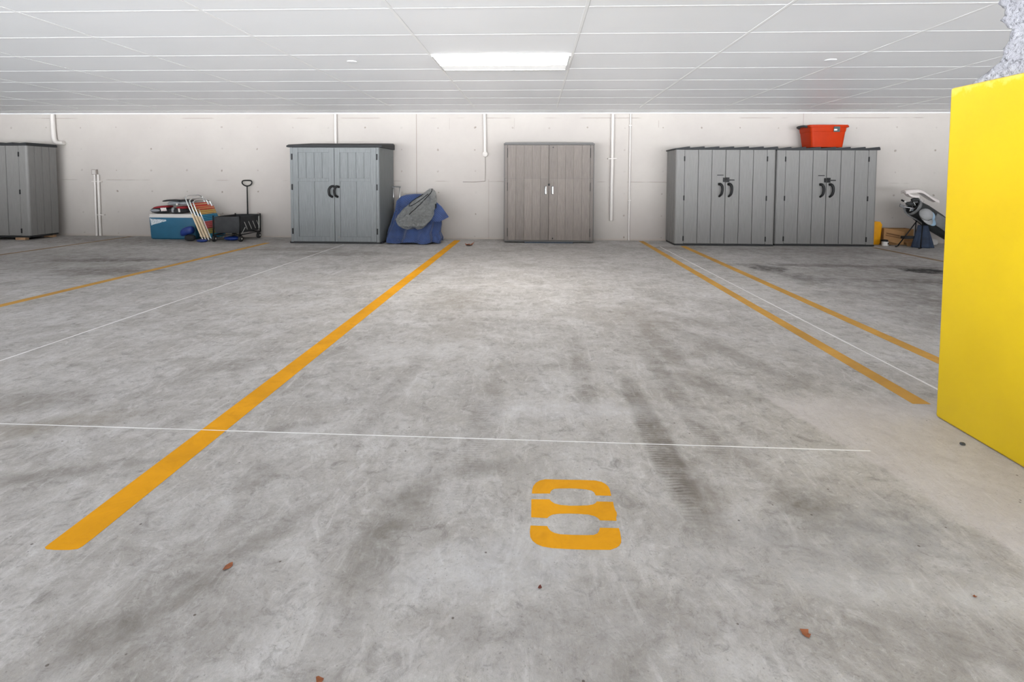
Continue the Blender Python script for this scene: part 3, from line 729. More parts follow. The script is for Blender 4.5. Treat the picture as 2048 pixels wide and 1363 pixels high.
# ------------------------------------------------------------------ orange tub
o0 = (5.40, 10.34, 1.827-.0)
t = thing('storage_tub', 'orange plastic storage tub standing on top of a grey cabinet', 'tub', o0)
def rrect(cx, cy, hx, hy, r, z, n=5):
    out = []
    for (sx, sy, a) in ((1, -1, -90), (1, 1, 0), (-1, 1, 90), (-1, -1, 180)):
        out += [(x, y, z) for x, y in arc(cx+sx*(hx-r), cy+sy*(hy-r), r, a, a+90, n)]
    return out
m = MB()
R = lambda hx, hy, z, r=.05: rrect(0, 0, hx, hy, r, z)
m.loft([R(.285, .20, 0), R(.298, .213, .12), R(.315, .225, .28), R(.322, .232, .285), R(.330, .238, .36), R(.348, .250, .362), R(.352, .252, .405), R(.338, .240, .407), R(.318, .226, .34), R(.305, .215, .29), R(.276, .19, .012)])
m.build('body', M_orange, t, smooth=True, auto=35)
for s in (-1, 1):
    m = MB(); m.tube(smooth_path([(s*.350, -.14, .375), (s*.40, -.12, .388), (s*.415, 0, .392), (s*.40, .12, .388), (s*.350, .14, .375)], 6), .02, 10)
    m.build('handle', M_lid if s < 0 else M_orange, t, smooth=True)
m = MB(); m.obox((.13, -.2475, .325), (.055, 0, 0), (0, .003, .0), (0, -.006, .048)); l = m.build('label', M_olabel, t)
m = MB(); m.obox((.107, -.2525, .315), (.028, 0, 0), (0, .0012, 0), (0, -.002, .014)); m.build('price_sticker', M_cwhite, l)

# ------------------------------------------------------------------ cooler
o0 = (-7.13, 10.38, 0)
t = thing('cooler', 'long blue picnic cooler with white lid below the life vests', 'cooler', o0)
m = MB(); RR = lambda hx, hy, z, r=.035: rrect(0, 0, hx, hy, r, z, 4)
m.loft([RR(.445, .18, .001), RR(.462, .198, .02), RR(.478, .212, .43)]); m.build('body', M_cooler, t, smooth=True, auto=40)
m = MB(); m.loft([RR(.482, .216, .431), RR(.482, .216, .462), RR(.470, .206, .463), RR(.470, .206, .470), RR(.478, .213, .471), RR(.474, .21, .497), RR(.46, .196, .503)]); m.build('lid', M_cwhite, t, smooth=True, auto=35)
m = MB(); m.box(-.455, .43, -.2085, -.195, .236, .244); 
m.build('mould_line', M_cooler, t)
for s in (-1, 1):
    m = MB(); m.tube(smooth_path([(s*.468, -.10, .17), (s*.492, -.10, .16), (s*.50, -.10, .10), (s*.49, -.10, .05), (s*.49, .10, .05), (s*.50, .10, .10), (s*.492, .10, .16), (s*.468, .10, .17)], 4), .011, 8); m.build('handle', M_cwhite, t, smooth=True)
m = MB(); m.box(.425, .455, -.232, -.2175, .41, .47); m.build('latch', M_base, t, bevel=.003)
m = MB(); q = [(-.450, .418), (-.425, .402), (-.125, .388), (-.12, .362), (-.405, .285), (-.425, .268)]
y0 = -.2125; m.loft([[(x, y-(.43-z)*-.035, z) for x, z in q] for y in (y0-.0015, y0+.012)]); m.build('sticker', M_sticker, t); 

# ------------------------------------------------------------------ life vests on the cooler
def puff(m, c, hx, hy, hz, p=2.6, bend=0, tilt=0, n=20, k=9):
    rings = []
    for j in range(k+1):
        ph = -PI/2+PI*j/k; cz = math.copysign(abs(math.sin(ph))**(2/p), math.sin(ph)); cr = max(abs(math.cos(ph))**(2/p), .02)
        ring = []
        for i in range(n):
            a = 2*PI*i/n; x = math.copysign(abs(math.cos(a))**(2/p), math.cos(a))*cr; y = math.copysign(abs(math.sin(a))**(2/p), math.sin(a))*cr
            X, Y, Z = x*hx, y*hy, cz*hz+bend*(1-x*x)+tilt*x
            ring.append((c[0]+X, c[1]+Y, c[2]+Z))
        rings.append(ring)
    m.loft(rings); return m
t = thing('life_vest', 'red, black and grey life vest lying lowest on the cooler', 'life vest', (-7.25, 10.36, .505), group='life vests on the cooler')
o0 = (-7.25, 10.36, .505)
m = MB(); puff(m, (-7.42, 10.33, .565), .195, .17, .056, 3); puff(m, (-7.08, 10.34, .565), .17, .17, .056, 3); m.build('foam_panels', M_blackf, t, o0, smooth=True)
m = MB(); puff(m, (-7.43, 10.345, .618), .165, .15, .026, 3, .012, .02); puff(m, (-7.0, 10.345, .622), .105, .15, .03, 3); m.build('red_cover', M_red, t, o0, smooth=True)
m = MB(); puff(m, (-7.47, 10.175, .568), .105, .03, .026, 2.2); m.build('grey_patch', M_greyf, t, o0, smooth=True); m = MB(); puff(m, (-7.12, 10.19, .575), .03, .02, .045, 3); m.build('grey_patch', M_greyf, t, o0, smooth=True)
m = MB(); m.obox((-7.285, 10.153, .592), (.056, 0, .004), (0, .003, .0), (-.004, -.008, .032)); m.build('care_label', M_tag, t, o0)
m = MB(); m.obox((-6.975, 10.158, .575), (.018, 0, 0), (0, .004, 0), (-.006, 0, .035)); m.build('buckle', M_cwhite, t, o0, bevel=.003)
t = thing('life_vest', 'grey life vest with arched black edge on top of the stack', 'life vest', (-7.13, 10.40, .65), group='life vests on the cooler')
o0 = (-7.13, 10.40, .65)
m = MB(); puff(m, (-7.17, 10.38, .700), .15, .14, .045, 2.5, .01); puff(m, (-6.97, 10.38, .700), .12, .14, .042, 2.5, .01); m.build('foam_panels', M_greyf, t, o0, smooth=True)
m = MB(); puff(m, (-7.24, 10.37, .738), .18, .16, .016, 2.4, .028); puff(m, (-6.98, 10.37, .738), .15, .16, .016, 2.4, .030); m.build('black_cover', M_blackf, t, o0, smooth=True)
m = MB(); puff(m, (-7.07, 10.235, .685), .022, .012, .022, 2); m.build('reflector_patch', M_cwhite, t, o0, smooth=True)

# ------------------------------------------------------------------ folded beach chairs leaning on each other
def beach_chair():
    """local: x across, z along the frame, y thickness (front at -y)"""
    t = thing('beach_chair', 'x', 'beach chair', (0, 0, 0), 0, 'folded beach chairs')
    w, h, r = .235, .93, .011
    m = MB(); m.tube(smooth_path([(-w, 0, .0), (-w, 0, .3), (-w, 0, h-.09), (-w+.03, 0, h-.03), (-w+.09, 0, h), (0, 0, h), (w-.09, 0, h), (w-.03, 0, h-.03), (w, 0, h-.09), (w, 0, .3), (w, 0, .0)], 4), r, 10)
    m.build('back_frame', M_alu, t, smooth=True)
    m = MB(); m.tube(smooth_path([(-w+.03, -.032, .72), (-w+.03, -.032, .3), (-w+.03, -.032, .05), (-w+.07, -.032, .012), (0, -.032, .012), (w-.07, -.032, .012), (w-.03, -.032, .05), (w-.03, -.032, .3), (w-.03, -.032, .72)], 4), .010, 10)
    m.build('seat_frame', M_alu, t, smooth=True)
    m = MB()
    for i in range(20):
        z = .04+i*.036; m.box(-w+.022, w-.022, -.053, -.045, z, z+.030)
    m.build('webbing', M_web, t)
    for s in (-1, 1):
        m = MB(); m.box(s*(w+.036)-.022, s*(w+.036)+.022, -.050, -.020, .06, .55); m.build('armrest', M_wood, t, bevel=.008)
    return t
ch = beach_chair()
def lean(o, bx, by, bz, L, Wd, label, k=1):
    L = Vector(L).normalized(); Wd = Vector(Wd); Wd = (Wd-L*Wd.dot(L)).normalized(); n = L.cross(Wd)   # y local = z x x
    Mx = Matrix((Wd*1.08, n, L*k)).transposed().to_4x4(); Mx.translation = Vector((bx, by, bz)); o.matrix_world = Mx; o['label'] = label
c2 = copy_tree(ch); c3 = copy_tree(ch)
LV = (-.36, 0, .88); WV = (.03, 1, 0)
lean(ch, -6.335, 10.16, .012, LV, WV, 'folded beach chair with webbing, rearmost with the highest frame')
lean(c2, -6.27, 10.15, .012, LV, WV, 'folded beach chair with webbing, middle of the three', .93)
lean(c3, -6.205, 10.14, .012, LV, WV, 'folded beach chair with coloured webbing, nearest of the three', .895)
# blue sack and blue cloth at their feet
t = thing('drawstring_sack', 'royal blue nylon sack with black bottom beside the cooler', 'bag', (-6.66, 9.95, 0))
o0 = (-6.66, 9.95, 0)
m = MB(); puff(m, (-6.68, 9.95, .175), .12, .075, .08, 3.2, 14, .0) if False else puff(m, (-6.68, 9.95, .175), .125, .075, .08, 3.0, .02, .035); m.build('top', M_bluebag, t, o0, smooth=True)
m = MB(); puff(m, (-6.63, 9.95, .062), .10, .07, .06, 2.4); m.build('bottom', M_blackf, t, o0, smooth=True)
m = MB(); puff(m, (-5.88, 10.08, .045), .15, .10, .042, 2.2)
tag(m.build('folded_cloth', M_bluebag, org=(-5.88, 10.08, 0), smooth=True), 'flat folded blue cloth lying under the wagon', 'cloth')
m = MB(); puff(m, (-6.28, 9.77, .028), .10, .06, .027, 2.2)
tag(m.build('folded_cloth', M_bluebag, org=(-6.28, 9.77, 0), smooth=True), 'small crumpled blue cloth at the feet of the beach chairs', 'cloth')

# ------------------------------------------------------------------ folding wagon
t = thing('folding_wagon', 'black fabric folding wagon with upright pull handle', 'wagon', (-5.86, 10.2, 0))
o0 = (-5.86, 10.2, 0)
x0, x1, ya, yb_ = -6.085, -5.60, 9.86, 10.58
m = MB()
def wr(z, g, sag=0): return [(x0-g, ya-g, z-sag), ((x0+x1)/2, ya-g-.01, z-sag*2), (x1+g, ya-g, z-sag), (x1+g+.012, (ya+yb_)/2, z-sag*2.5), (x1+g, yb_+g, z), ((x0+x1)/2, yb_+g, z), (x0-g, yb_+g, z-sag), (x0-g-.01, (ya+yb_)/2, z-sag)]
m.loft([wr(.165, -.02), wr(.20, 0), wr(.33, .006), wr(.485, .0, .006), wr(.487, -.016, .006), wr(.33, -.012), wr(.20, -.018), wr(.180, -.03)])
m.build('fabric_body', M_wagon, t, o0, smooth=True, auto=40)
fr = MB()
for (x, y) in ((x0-.015, ya-.015), (x1+.015, ya-.015), (x0-.015, yb_+.015), (x1+.015, yb_+.015)):
    fr.tube([(x, y, .12), (x, y, .30), (x, y, .50)], .013, 8)
for y in (ya-.02, yb_+.02): fr.tube([(x0-.015, y, .135), (x1+.015, y, .135)], .011, 8)
for x in (x0-.018, x1+.018): fr.tube([(x, ya-.01, .135), (x, yb_+.01, .135)], .009, 8)
fr.build('frame', M_blackp, t, o0, smooth=True)
m = MB()
for k in range(4):
    y = ya+.12+k*.15; m.tube([(x1+.030, y, .37), (x1+.032, y+.10, .22)], .005, 6)
m.tube([(x1+.032, ya+.03, .17), (x1+.032, ya+.14, .27)], .005, 6)
for y in (ya+.64, ya+.67): m.tube([(x1+.033, y, .20), (x1+.033, y, .45)], .006, 6)
m.build('bungee_cords', M_cord, t, o0)
m = MB(); m.tube([(-5.858, yb_+.045, .14), (-5.858, yb_+.045, .5), (-5.858, yb_+.045, 1.05)], [.015, .015, .010], 10)
h = m.build('handle_pole', M_blackp, t, o0, smooth=True)
m = MB(); hp = [(-5.858+a, yb_+.045, 1.05+b) for a, b in ((0, 0), (.06, .018), (.095, .05), (.10, .085), (.075, .11), (0, .115), (-.075, .11), (-.10, .085), (-.095, .05), (-.06, .018))]
m.tube(smooth_path(hp, 4, True), .013, 8, True); m.build('grip', M_blackp, h, o0, smooth=True)
for (x, y, sx) in ((x0-.02, ya+.02, -1), (x1+.005, ya+.02, 1), (x0-.02, yb_-.03, -1), (x1+.005, yb_-.03, 1)):
    R_ = .058
    m = MB(); m.lathe([(.012, -.024), (R_*.72, -.026), (R_*.95, -.02), (R_, -.008), (R_, .008), (R_*.95, .02), (R_*.72, .026), (.012, .024)], (x, y, R_+.001), 24, 'x')
    w = m.build('wheel', M_rubber, t, o0, smooth=True, auto=40)
    m = MB(); m.lathe([(.001, -.030), (.012, -.030), (.016, -.0265), (.016, .0265), (.012, .030), (.001, .030)], (x, y, R_+.001), 14, 'x'); m.build('hub', M_cwhite, w, o0)
    m = MB(); m.box(x-.028, x+.028, y-.012, y+.012, R_*2+.004, R_*2+.022); m.box(x-.034, x-.028, y-.01, y+.01, R_, R_*2+.02); m.build('fork', M_blackp, t, o0)

# ------------------------------------------------------------------ suitcase behind the blanket, blanket, plastic bag
t = thing('suitcase', 'dark suitcase with raised telescopic handle behind the blue blanket', 'suitcase', (-2.55, 10.42, 0))
o0 = (-2.55, 10.42, 0)
m = MB(); m.box(-2.74, -2.36, 10.36, 10.60, .03, .66); m.build('shell', M_blackf, t, o0, bevel=.03, seg=3)
m = MB(); m.tube([(-2.675, 10.45, .66), (-2.675, 10.45, 1.035)], .010, 8); m.tube([(-2.415-.38, 10.52, .70), (-2.415-.38, 10.52, 1.035)], .001, 6); m.tube([(-2.80, 10.45, .70), (-2.80, 10.45, 1.035)], .010, 8)
m.build('handle_tube', M_alu, t, o0, smooth=True)
m = MB(); m.box(-2.82, -2.655, 10.435, 10.465, 1.035, 1.062); m.build('handle_grip', M_golfg, t, o0, bevel=.006)

def drape():
    m = MB(); NZ, NA = 60, 200; rings = []
    import math as q
    for i in range(NZ+1):
        s = i/NZ; z = .92*(1-s**1.0)
        # half extents grow downwards
        zz = [0, .05, .2, .45, .62, .75, .86, .90, .915, .92]
        def I(tab, v):
            for (a, b), (c, d) in zip(tab, tab[1:]):
                if v <= c: return b+(d-b)*(v-a)/(c-a)
            return tab[-1][1]
        xl = I([(0, -2.80), (.08, -2.80), (.25, -2.79), (.42, -2.77), (.55, -2.73), (.60, -2.70), (.78, -2.69), (.87, -2.60), (.905, -2.5), (.92, -2.35)], z)
        xr = I([(0, -1.76), (.10, -1.75), (.20, -1.80), (.35, -1.79), (.45, -1.80), (.60, -1.85), (.80, -1.93), (.87, -1.97), (.905, -2.05), (.92, -2.15)], z)
        yf = I([(0, 9.70), (.1, 9.73), (.25, 9.90), (.36, 10.04), (.5, 10.12), (.7, 10.17), (.87, 10.20), (.92, 10.25)], z)
        yr = I([(0, 10.345), (.8, 10.345), (.92, 10.31)], z)
        cx, cy, ax, ay = (xl+xr)/2, (yf+yr)/2, (xr-xl)/2, (yr-yf)/2
        amp = .105*max(0, 1-z/.88)
        ring = []
        for k in range(NA):
            a = 2*PI*k/NA
            p = 2.5
            u = q.copysign(abs(q.cos(a))**(2/p), q.cos(a)); w = q.copysign(abs(q.sin(a))**(2/p), q.sin(a))
            f = amp*((1-abs(q.sin(4.5*a+1.6*s)))*1.6-.8+.6*q.sin(5*a+1.3)+.35*q.sin(17*a-2*s))
            ly = 0 if w > 0 else 1
            zc = z
            if s > .93: zc = max(.004, .012+.030*(q.sin(7*a+.6)*.5+.5)+ (z))
            px_ = cx+u*ax; rg = 1-abs(mnoise.noise(Vector((px_*3.2+.9*z, 2.0, z*1.5-1.2*px_))))*2.4
            f2 = .085*rg*max(0, 1-z/.93)**.6
            ring.append((px_+f*q.cos(a)*.3, cy+w*(ay)+(f*.7*q.sin(a)*1.1-f2)*ly, zc))
        rings.append(ring)
    m.loft(rings)
    # right hand corner of the cloth standing off the pile
    top = Vector((-1.95, 10.08, .84)); tip = Vector((-1.63, 10.05, .49)); low = Vector((-1.80, 10.02, .40)); inn = Vector((-1.98, 10.02, .40))
    a = [top+Vector((-.08, -.02, .03)), top, top.lerp(tip, .5)+Vector((.02, -.01, .02)), tip, tip.lerp(low, .6), low, inn]
    m.loft([[p+Vector((0, d, 0)) for p in a] for d in (-.012, .012)])
    return m
o = drape().build('moving_blanket', M_blanket, org=(-2.35, 10.1, 0), smooth=True, auto=70)
tag(o, 'blue quilted blanket draped in a heap beside the panelled cabinet', 'blanket')

t = thing('plastic_bag', 'clear zipped plastic bag with black trim on the blue blanket', 'plastic bag', (-2.25, 9.78, .3))
o0 = (-2.25, 9.78, .3)
m = MB()
tab = [(.285, -2.40, -2.18, 9.84, .02), (.30, -2.48, -2.10, 9.84, .05), (.35, -2.57, -2.03, 9.85, .08), (.44, -2.61, -1.96, 9.87, .09), (.52, -2.57, -1.91, 9.90, .095), (.60, -2.50, -1.885, 9.93, .095),
       (.68, -2.42, -1.87, 9.95, .09), (.76, -2.33, -1.86, 9.97, .08), (.84, -2.24, -1.855, 10.0, .08), (.92, -2.12, -1.865, 10.01, .06), (.98, -2.05, -1.88, 10.01, .035), (1.03, -1.985, -1.93, 10.01, .008)]
ax2 = []
for (p, q_) in zip(tab, tab[1:]):
    for k in range(6): ax2.append([u+(v-u)*k/6 for u, v in zip(p, q_)])
ax2.append(list(tab[-1]))
rb = random.Random(5); ph = [rb.uniform(0, 6) for _ in range(8)]
def bagpt(i, a, k=1.0):
    z, xl, xr, cy, ry = ax2[i]; cx, rx = (xl+xr)/2, (xr-xl)/2
    i = i/2; w = 1+.06*math.sin(5*a+i*.45+ph[0])+.05*math.sin(9*a-i*.7+ph[1])+.04*math.sin(14*a+i*1.1+ph[2])
    return Vector((cx+rx*math.cos(a)*(1+(w-1)*.3)*k, cy+ry*math.sin(a)*w*k, z+.02*math.sin(3*a+ph[3])*min(1, (1.03-z)*6)))
def ridge(p, s):
    return 1-abs(mnoise.noise(p*s))*2.2
rings = []
for i in range(len(ax2)):
    ring = []
    for k in range(130):
        a = 2*PI*k/130; p = bagpt(i, a); q_ = Vector((p.x+.6*p.z, p.y, p.z*1.3-.5*p.x))
        ring.append(p+Vector((.3*math.cos(a), math.sin(a)*1.0, 0))*(.022*ridge(q_, 7)+.012*ridge(q_, 16)-.015)*min(1, (1.04-p.z)*5, (i+1)/8))
    rings.append(ring)
# keep inside: tilt rings never below the blanket
m.loft(rings); bag = m.build('film', M_bag, t, o0, smooth=True)
m = MB(); n = len(ax2)
m.tube([bagpt(i, -PI*.60+.72*(i-26)/(n-26), 1.12) for i in range(26, n-1)], .008, 6)
m.tube(smooth_path([bagpt(n-12, -PI*.86, 1.1), bagpt(n-20, -PI*.93, 1.1), bagpt(n-26, -PI*.90, 1.1), bagpt(n-28, -PI*.78, 1.12), bagpt(n-24, -PI*.66, 1.14), bagpt(n-13, -PI*.52, 1.14)], 5), .007, 6)
m.tube([bagpt(i, -.35, 1.1) for i in range(36, 43)], .012, 6)
m.build('zip_trim', M_blackp, t, o0)

# ------------------------------------------------------------------ right corner: carton, yellow container, can, golf gear
t = thing('cardboard_box', 'open brown cardboard box on the floor behind golf bag legs', 'box', (6.85, 10.4, 0))
o0 = (6.85, 10.4, 0)
m = MB()
x0, x1, ya, yb_, h = 6.60, 7.16, 10.36, 10.62, .30
for b in ((x0, x1, ya, ya+.006), (x0, x1, yb_-.006, yb_), (x0, x0+.006, ya+.006, yb_-.006), (x1-.006, x1, ya+.006, yb_-.006)): m.box(*b, .001, h)
m.box(x0+.006, x1-.006, ya+.006, yb_-.006, .001, .007); m.build('body', M_carton, t, o0)
m = MB(); m.obox((6.74, 10.27, .17), (.165, -.03, -.035), (0, .004, 0), (.01, .012, .12)); f = m.build('flap', M_carton, t, o0)
m = MB(); m.obox((6.72, 10.264, .205), (.11, -.02, -.022), (0, .0012, 0), (.0, .001, .012)); m.obox((6.72, 10.262, .165), (.12, -.021, -.024), (0, .0012, 0), (0, .001, .008)); m.build('print', M_cartonp, f, o0)
m = MB(); m.obox((6.99, 10.24, .065), (.085, 0, 0), (0, .09, 0), (0, 0, .0035)); m.obox((6.99, 10.16, .035), (.085, 0, 0), (0, .003, 0), (0, .01, .034)); m.build('side_flap', M_carton, t, o0)
t = thing('jerry_can', 'amber yellow plastic container peeking out beside the orange-topped cabinet', 'container', (6.44, 10.48, 0))
o0 = (6.44, 10.48, 0)
m = MB(); m.loft([rrect(6.43, 10.45, .12, .09, .04, .001), rrect(6.43, 10.45, .13, .10, .04, .03), rrect(6.445, 10.45, .13, .10, .04, .22), rrect(6.46, 10.45, .135, .10, .05, .38), rrect(6.46, 10.45, .11, .08, .05, .435)]); m.build('body', M_yellowp, t, o0, smooth=True, auto=50)
m = MB(); m.lathe([(.03, 0), (.03, .03), (.026, .035)], (6.42, 10.45, .436), 16); m.build('cap', M_blackp, t, o0, smooth=True, auto=40)
t = thing('small_can', 'small white can with black lid in front of cardboard box', 'can', (6.53, 10.22, 0))
o0 = (6.53, 10.22, 0)
m = MB(); m.lathe([(.052, .001), (.055, .004), (.055, .078), (.05, .082)], (6.54, 10.20, 0), 24); m.build('body', M_cwhite, t, o0, smooth=True, auto=40)
m = MB(); m.lathe([(.058, .083), (.060, .088), (.058, .112), (.02, .118)], (6.525, 10.20, 0), 24); m.build('lid', M_blackp, t, o0, smooth=True, auto=40)
m = MB(); m.box(6.555, 6.568, 10.142, 10.150, .03, .062); m.build('mark', M_blackp, t, o0)

# golf stand bag: a tube leaning to the right, mouth at upper left
A = Vector((7.78, 10.12, .17)); B = Vector((6.86, 9.98, .74)); ax_ = (B-A).normalized()
t = thing('golf_bag', 'black golf stand bag leaning on two thin legs at the right', 'golf bag', (7.2, 10.1, 0))
o0 = (7.2, 10.1, 0)
s1 = ax_.cross(Vector((0, 1, 0))).normalized(); s2 = ax_.cross(s1).normalized()
def gring(p, ra, rb_, n=28): return [p + s1*ra*math.cos(2*PI*k/n) + s2*rb_*math.sin(2*PI*k/n) for k in range(n)]
m = MB(); L = (B-A).length
m.loft([gring(A, .10, .09), gring(A+ax_*.05, .15, .13), gring(A+ax_*L*.5, .18, .15), gring(A+ax_*L*.80, .175, .145), gring(B-ax_*.04, .15, .13), gring(B, .15, .13), gring(B, .132, .112), gring(B-ax_*.12, .128, .108)])
m.build('body', M_golf, t, o0, smooth=True, auto=45)
m = MB(); m.loft([gring(B-ax_*.035, .162, .142), gring(B+ax_*.012, .165, .145), gring(B+ax_*.016, .15, .13), gring(B-ax_*.03, .1325, .1125)], cap=False); m.build('mouth_rim', M_golfg, t, o0, smooth=True)
for (a, b) in (((6.92, 9.90, .53), (6.615, 9.98, .012)), ((6.97, 9.86, .50), (6.86, 9.74, .012))):
    m = MB(); m.tube([a, b], .010, 8); m.tube([Vector(b)+Vector((-.03, 0, .0)), Vector(b)+Vector((.02, 0, .012))], .012, 8); m.build('leg', M_blackp, t, o0, smooth=True)
m = MB(); m.box(6.70, 6.98, 9.98, 10.03, .155, .205); m.tube([(6.94, 9.99, .50), (6.93, 9.99, .20)], .010, 8); m.build('leg_brace', M_blackf, t, o0, bevel=.008)
m = MB(); m.loft([[p+Vector((0, -.15-.035*math.sin(PI*min(1, max(0, i/8))), 0)) for p in gring(A+ax_*(L*(.30+.045*i)), .10, .012)] for i in range(9)]); m.build('side_pocket', M_golfg, t, o0, smooth=True)
m = MB(); m.tube(smooth_path([(6.72, 10.0, .71), (6.74, 9.93, .60), (6.86, 9.88, .52), (6.97, 9.88, .44)], 5), .020, 8, flat=.4); m.build('strap', M_golfg, t, o0, smooth=True)
# clubs
def club(base, tip, head, kind, mat, label):
    base, tip = Vector(base), Vector(tip); t = thing('golf_club', label, 'golf club', base, group='golf clubs in the bag')
    m = MB(); m.tube([base, tip], .006, 8); m.build('shaft', M_alu, t, base, smooth=True)
    m = MB()
    if kind == 'wood':
        puff(m, tip+Vector(head), .065, .05, .034, 2.3, 0, .0)
    elif kind == 'iron':
        h = Vector(head); m.obox(tip+h*.5, h*.55, (0, .012, 0), (.008, 0, .026))
    else:
        m.tube([tip, tip+Vector(head)], .017, 8)
    m.build('head', mat, t, base, smooth=(kind == 'wood'), bevel=0 if kind == 'wood' else .004)
bp = B-ax_*.11
def inb(u, v): return tuple(bp+s1*u+s2*v)
club(inb(-.05, .03), tuple(B+ax_*.16+Vector((-.04, 0, .02))), (-.05, -.02, .02), 'grip', M_blackp, 'golf club with its black grip end pointing up left')
club(inb(.03, -.04), (6.80, 9.93, .80), (-.05, -.03, .0), 'wood', M_golf, 'golf club with rounded dark head at the bag mouth')
club(inb(0, .02), (6.86, 9.97, .84), (.02, -.01, .03), 'wood', M_golf, 'golf club with the highest dark head under the towel')
club(inb(-.06, -.05), (6.79, 9.86, .70), (-.07, -.02, -.01), 'iron', M_chrome, 'golf club with bright steel blade head beside the grey cap')
club(inb(.07, .02), (6.97, 9.96, .86), (.06, 0, -.02), 'iron', M_chrome, 'golf club with steel blade head nearest the towel')
club(inb(-.02, .07), (6.70, 9.97, .74), (-.07, .0, .03), 'iron', M_golfg, 'golf club with dull grey blade head, leftmost in the bag')
# towel over the clubs
m = MB()
pth = smooth_path([(6.67, 9.95, 1.02), (6.76, 9.94, 1.035), (6.86, 9.94, 1.045), (6.96, 9.94, 1.03), (7.06, 9.94, .965), (7.16, 9.94, .90), (7.25, 9.94, .86)], 6)
m.loft([[p+Vector((0, -.07, -.045)), p+Vector((0, -.06, .0)), p+Vector((0, 0, .022)), p+Vector((0, .07, .0)), p+Vector((0, .08, -.04)), p+Vector((0, .0, -.012))] for p in pth])
pth = smooth_path([(6.70, 9.93, 1.0), (6.74, 9.92, .955), (6.82, 9.92, .93), (6.90, 9.92, .93)], 5)
m.loft([[p+Vector((0, -.05, -.02)), p+Vector((0, -.04, .018)), p+Vector((0, .05, .018)), p+Vector((0, .06, -.02))] for p in pth])
tag(m.build('towel', M_towel, org=(6.95, 9.94, .95), smooth=True, auto=60), 'off-white towel draped over the golf club heads', 'towel')
m = MB(); puff(m, (6.93, 10.0, .855), .055, .045, .055, 2.4); tag(m.build('head_cover', M_golfg, org=(6.93, 9.95, .9), smooth=True), 'grey knitted club cover just below the towel', 'club cover')
# caps clipped to the bag
def cap(label, mat, c, sc, ang):
    t = thing('baseball_cap', label, 'cap', c, group='caps hanging on the golf bag')
    m = MB(); rings = []
    for j in range(9):
        ph = PI/2*j/8; r = .092*math.cos(ph)+.001; z = .085*math.sin(ph)
        rings.append([(r*math.cos(2*PI*k/24), r*math.sin(2*PI*k/24), z) for k in range(24)])
    m.loft(rings); a = m.build('crown', mat, t, smooth=True)
    m = MB(); o1, o2, i1 = [], [], []
    for k in range(13):
        th = PI+PI*k/12; o1.append((.088*math.cos(th), .075*math.sin(th)-.01, 0)); o2.append((.082*math.cos(th), .16*math.sin(th), -.012))
    m.loft([o1, [(x, y, z-.001) for x, y, z in o2], [(x, y, z-.005) for x, y, z in o2], [(x, y, z-.005) for x, y, z in o1]], cap=False, close=False); m.build('brim', mat, t, smooth=True)
    t.scale = (sc,)*3; t.rotation_euler = ang; return t
c1 = cap('grey baseball cap hanging brim down on the golf bag', M_cap, (6.88, 9.68, .615), 1.2, (math.radians(62), math.radians(-14), math.radians(8)))
m = MB(); m.box(-.03, .03, -.0965, -.0925, .018, .024); m.build('dark_logo', M_blackp, c1.children[0])
cap('pale blue cap hanging half hidden behind the grey cap', M_capb, (7.0, 9.80, .58), 1.2, (math.radians(60), math.radians(-24), math.radians(12)))
# navy garment hanging from the bag down to the floor
m = MB(); rings = []
for i in range(15):
    s = i/14; z = .405*(1-s)+.004; cx = 7.02+.03*s; hx = .09+.095*s
    rings.append([(cx+hx*math.cos(2*PI*k/40)*(1+.06*math.sin(6*2*PI*k/40+s*3)), 9.93+.03*s+(.05+.045*s)*math.sin(2*PI*k/40)+.022*math.sin(7*2*PI*k/40+2*s)*s, z) for k in range(40)])
m.loft(rings); tag(m.build('navy_garment', M_navy, org=(7.03, 9.93, .0), smooth=True), 'crumpled navy blue garment hanging from golf bag to the floor', 'clothing')
m = MB(); puff(m, (7.42, 10.32, .065), .14, .09, .062, 3); tag(m.build('white_bag', M_cwhite, org=(7.42, 10.3, 0), smooth=True), 'small white bundle on the floor behind the golf bag', 'bag')

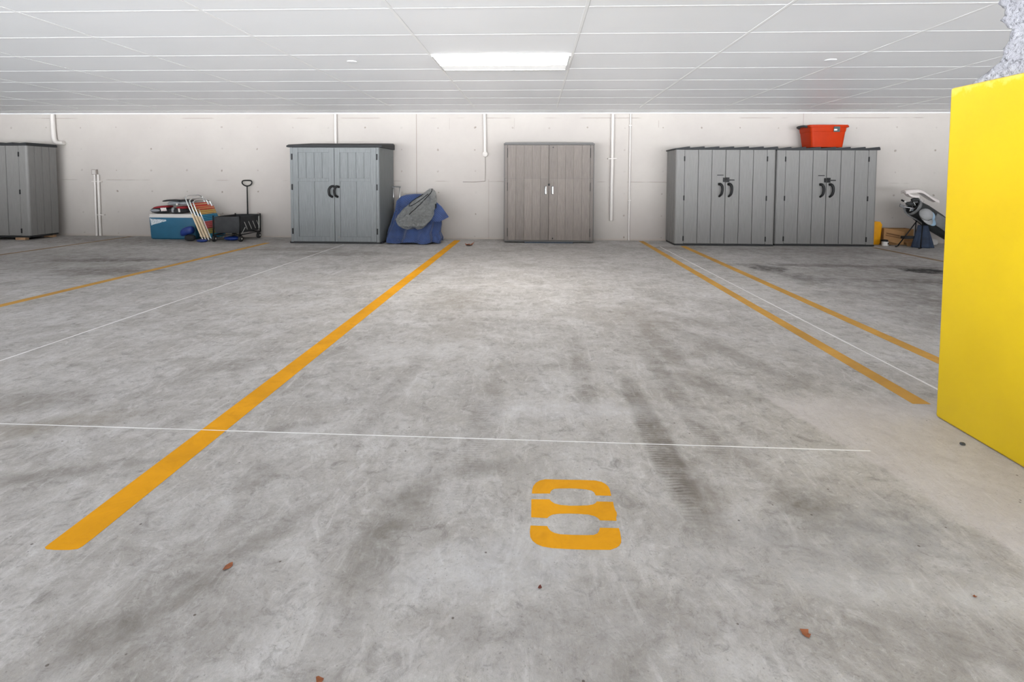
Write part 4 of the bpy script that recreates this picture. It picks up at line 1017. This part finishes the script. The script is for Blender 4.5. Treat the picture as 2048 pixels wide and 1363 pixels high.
# ------------------------------------------------------------------ leaves and pebble
def leaf(poly, mat, label, curl=.006):
    m = MB(); cx = sum(p[0] for p in poly)/len(poly); cy = sum(p[1] for p in poly)/len(poly); sz = max(math.hypot(p[0]-cx, p[1]-cy) for p in poly)
    top = [m.bm.verts.new((x, y, .001+curl*(math.hypot(x-cx, y-cy)/sz)**2)) for x, y in poly]; c0 = m.bm.verts.new((cx, cy, .0012))
    for i in range(len(top)): m.bm.faces.new((c0, top[i], top[(i+1) % len(top)]))
    o = m.build('fallen_leaf', mat, org=(cx, cy, 0)); s = o.modifiers.new('thick', 'SOLIDIFY'); s.thickness = .0006; s.offset = 1
    tag(o, label, 'leaf', 'dry leaves on the floor')
leaf([(-.947, 1.531), (-.952, 1.556), (-.945, 1.567), (-.937, 1.57), (-.93, 1.557), (-.934, 1.544)], M_leaf, 'narrow brown leaf right of the near end of the left orange line')
leaf([(.016, 1.511), (.019, 1.52), (.024, 1.523), (.028, 1.513), (.022, 1.508)], M_leafd, 'tiny dark red leaf just below the number 8', .003)
leaf([(.714, 1.396), (.737, 1.397), (.733, 1.388), (.738, 1.385), (.733, 1.38), (.727, 1.372), (.719, 1.377), (.715, 1.383)], M_leaf, 'brown lobed leaf in the lower right foreground')
leaf([(-.518, 1.2), (-.514, 1.204), (-.505, 1.203), (-.499, 1.2), (-.499, 1.194), (-.501, 1.189), (-.511, 1.186)], M_leaf, 'brown leaf cut by the bottom edge of the photo')
leaf([(1.273, 1.54), (1.283, 1.546), (1.284, 1.542), (1.287, 1.54), (1.276, 1.535)], M_leaf, 'tiny brown leaf far right in the foreground', .003)
leaf([(-1.25, 9.63), (-1.288, 9.75), (-1.24, 9.72), (-1.204, 9.76), (-1.18, 9.72), (-1.11, 9.80), (-1.14, 9.66), (-1.13, 9.55), (-1.17, 9.56), (-1.215, 9.50), (-1.23, 9.57)], M_leaf, 'brown curled leaf near the wall right of the long orange line', .05)
m = MB(); puff(m, (1.957, 2.461, .0065), .011, .008, .006, 3.2, n=9, k=5); tag(m.build('pebble', M_stone, org=(1.957, 2.461, 0)), 'small dark stone on the floor beside the yellow column', 'stone')
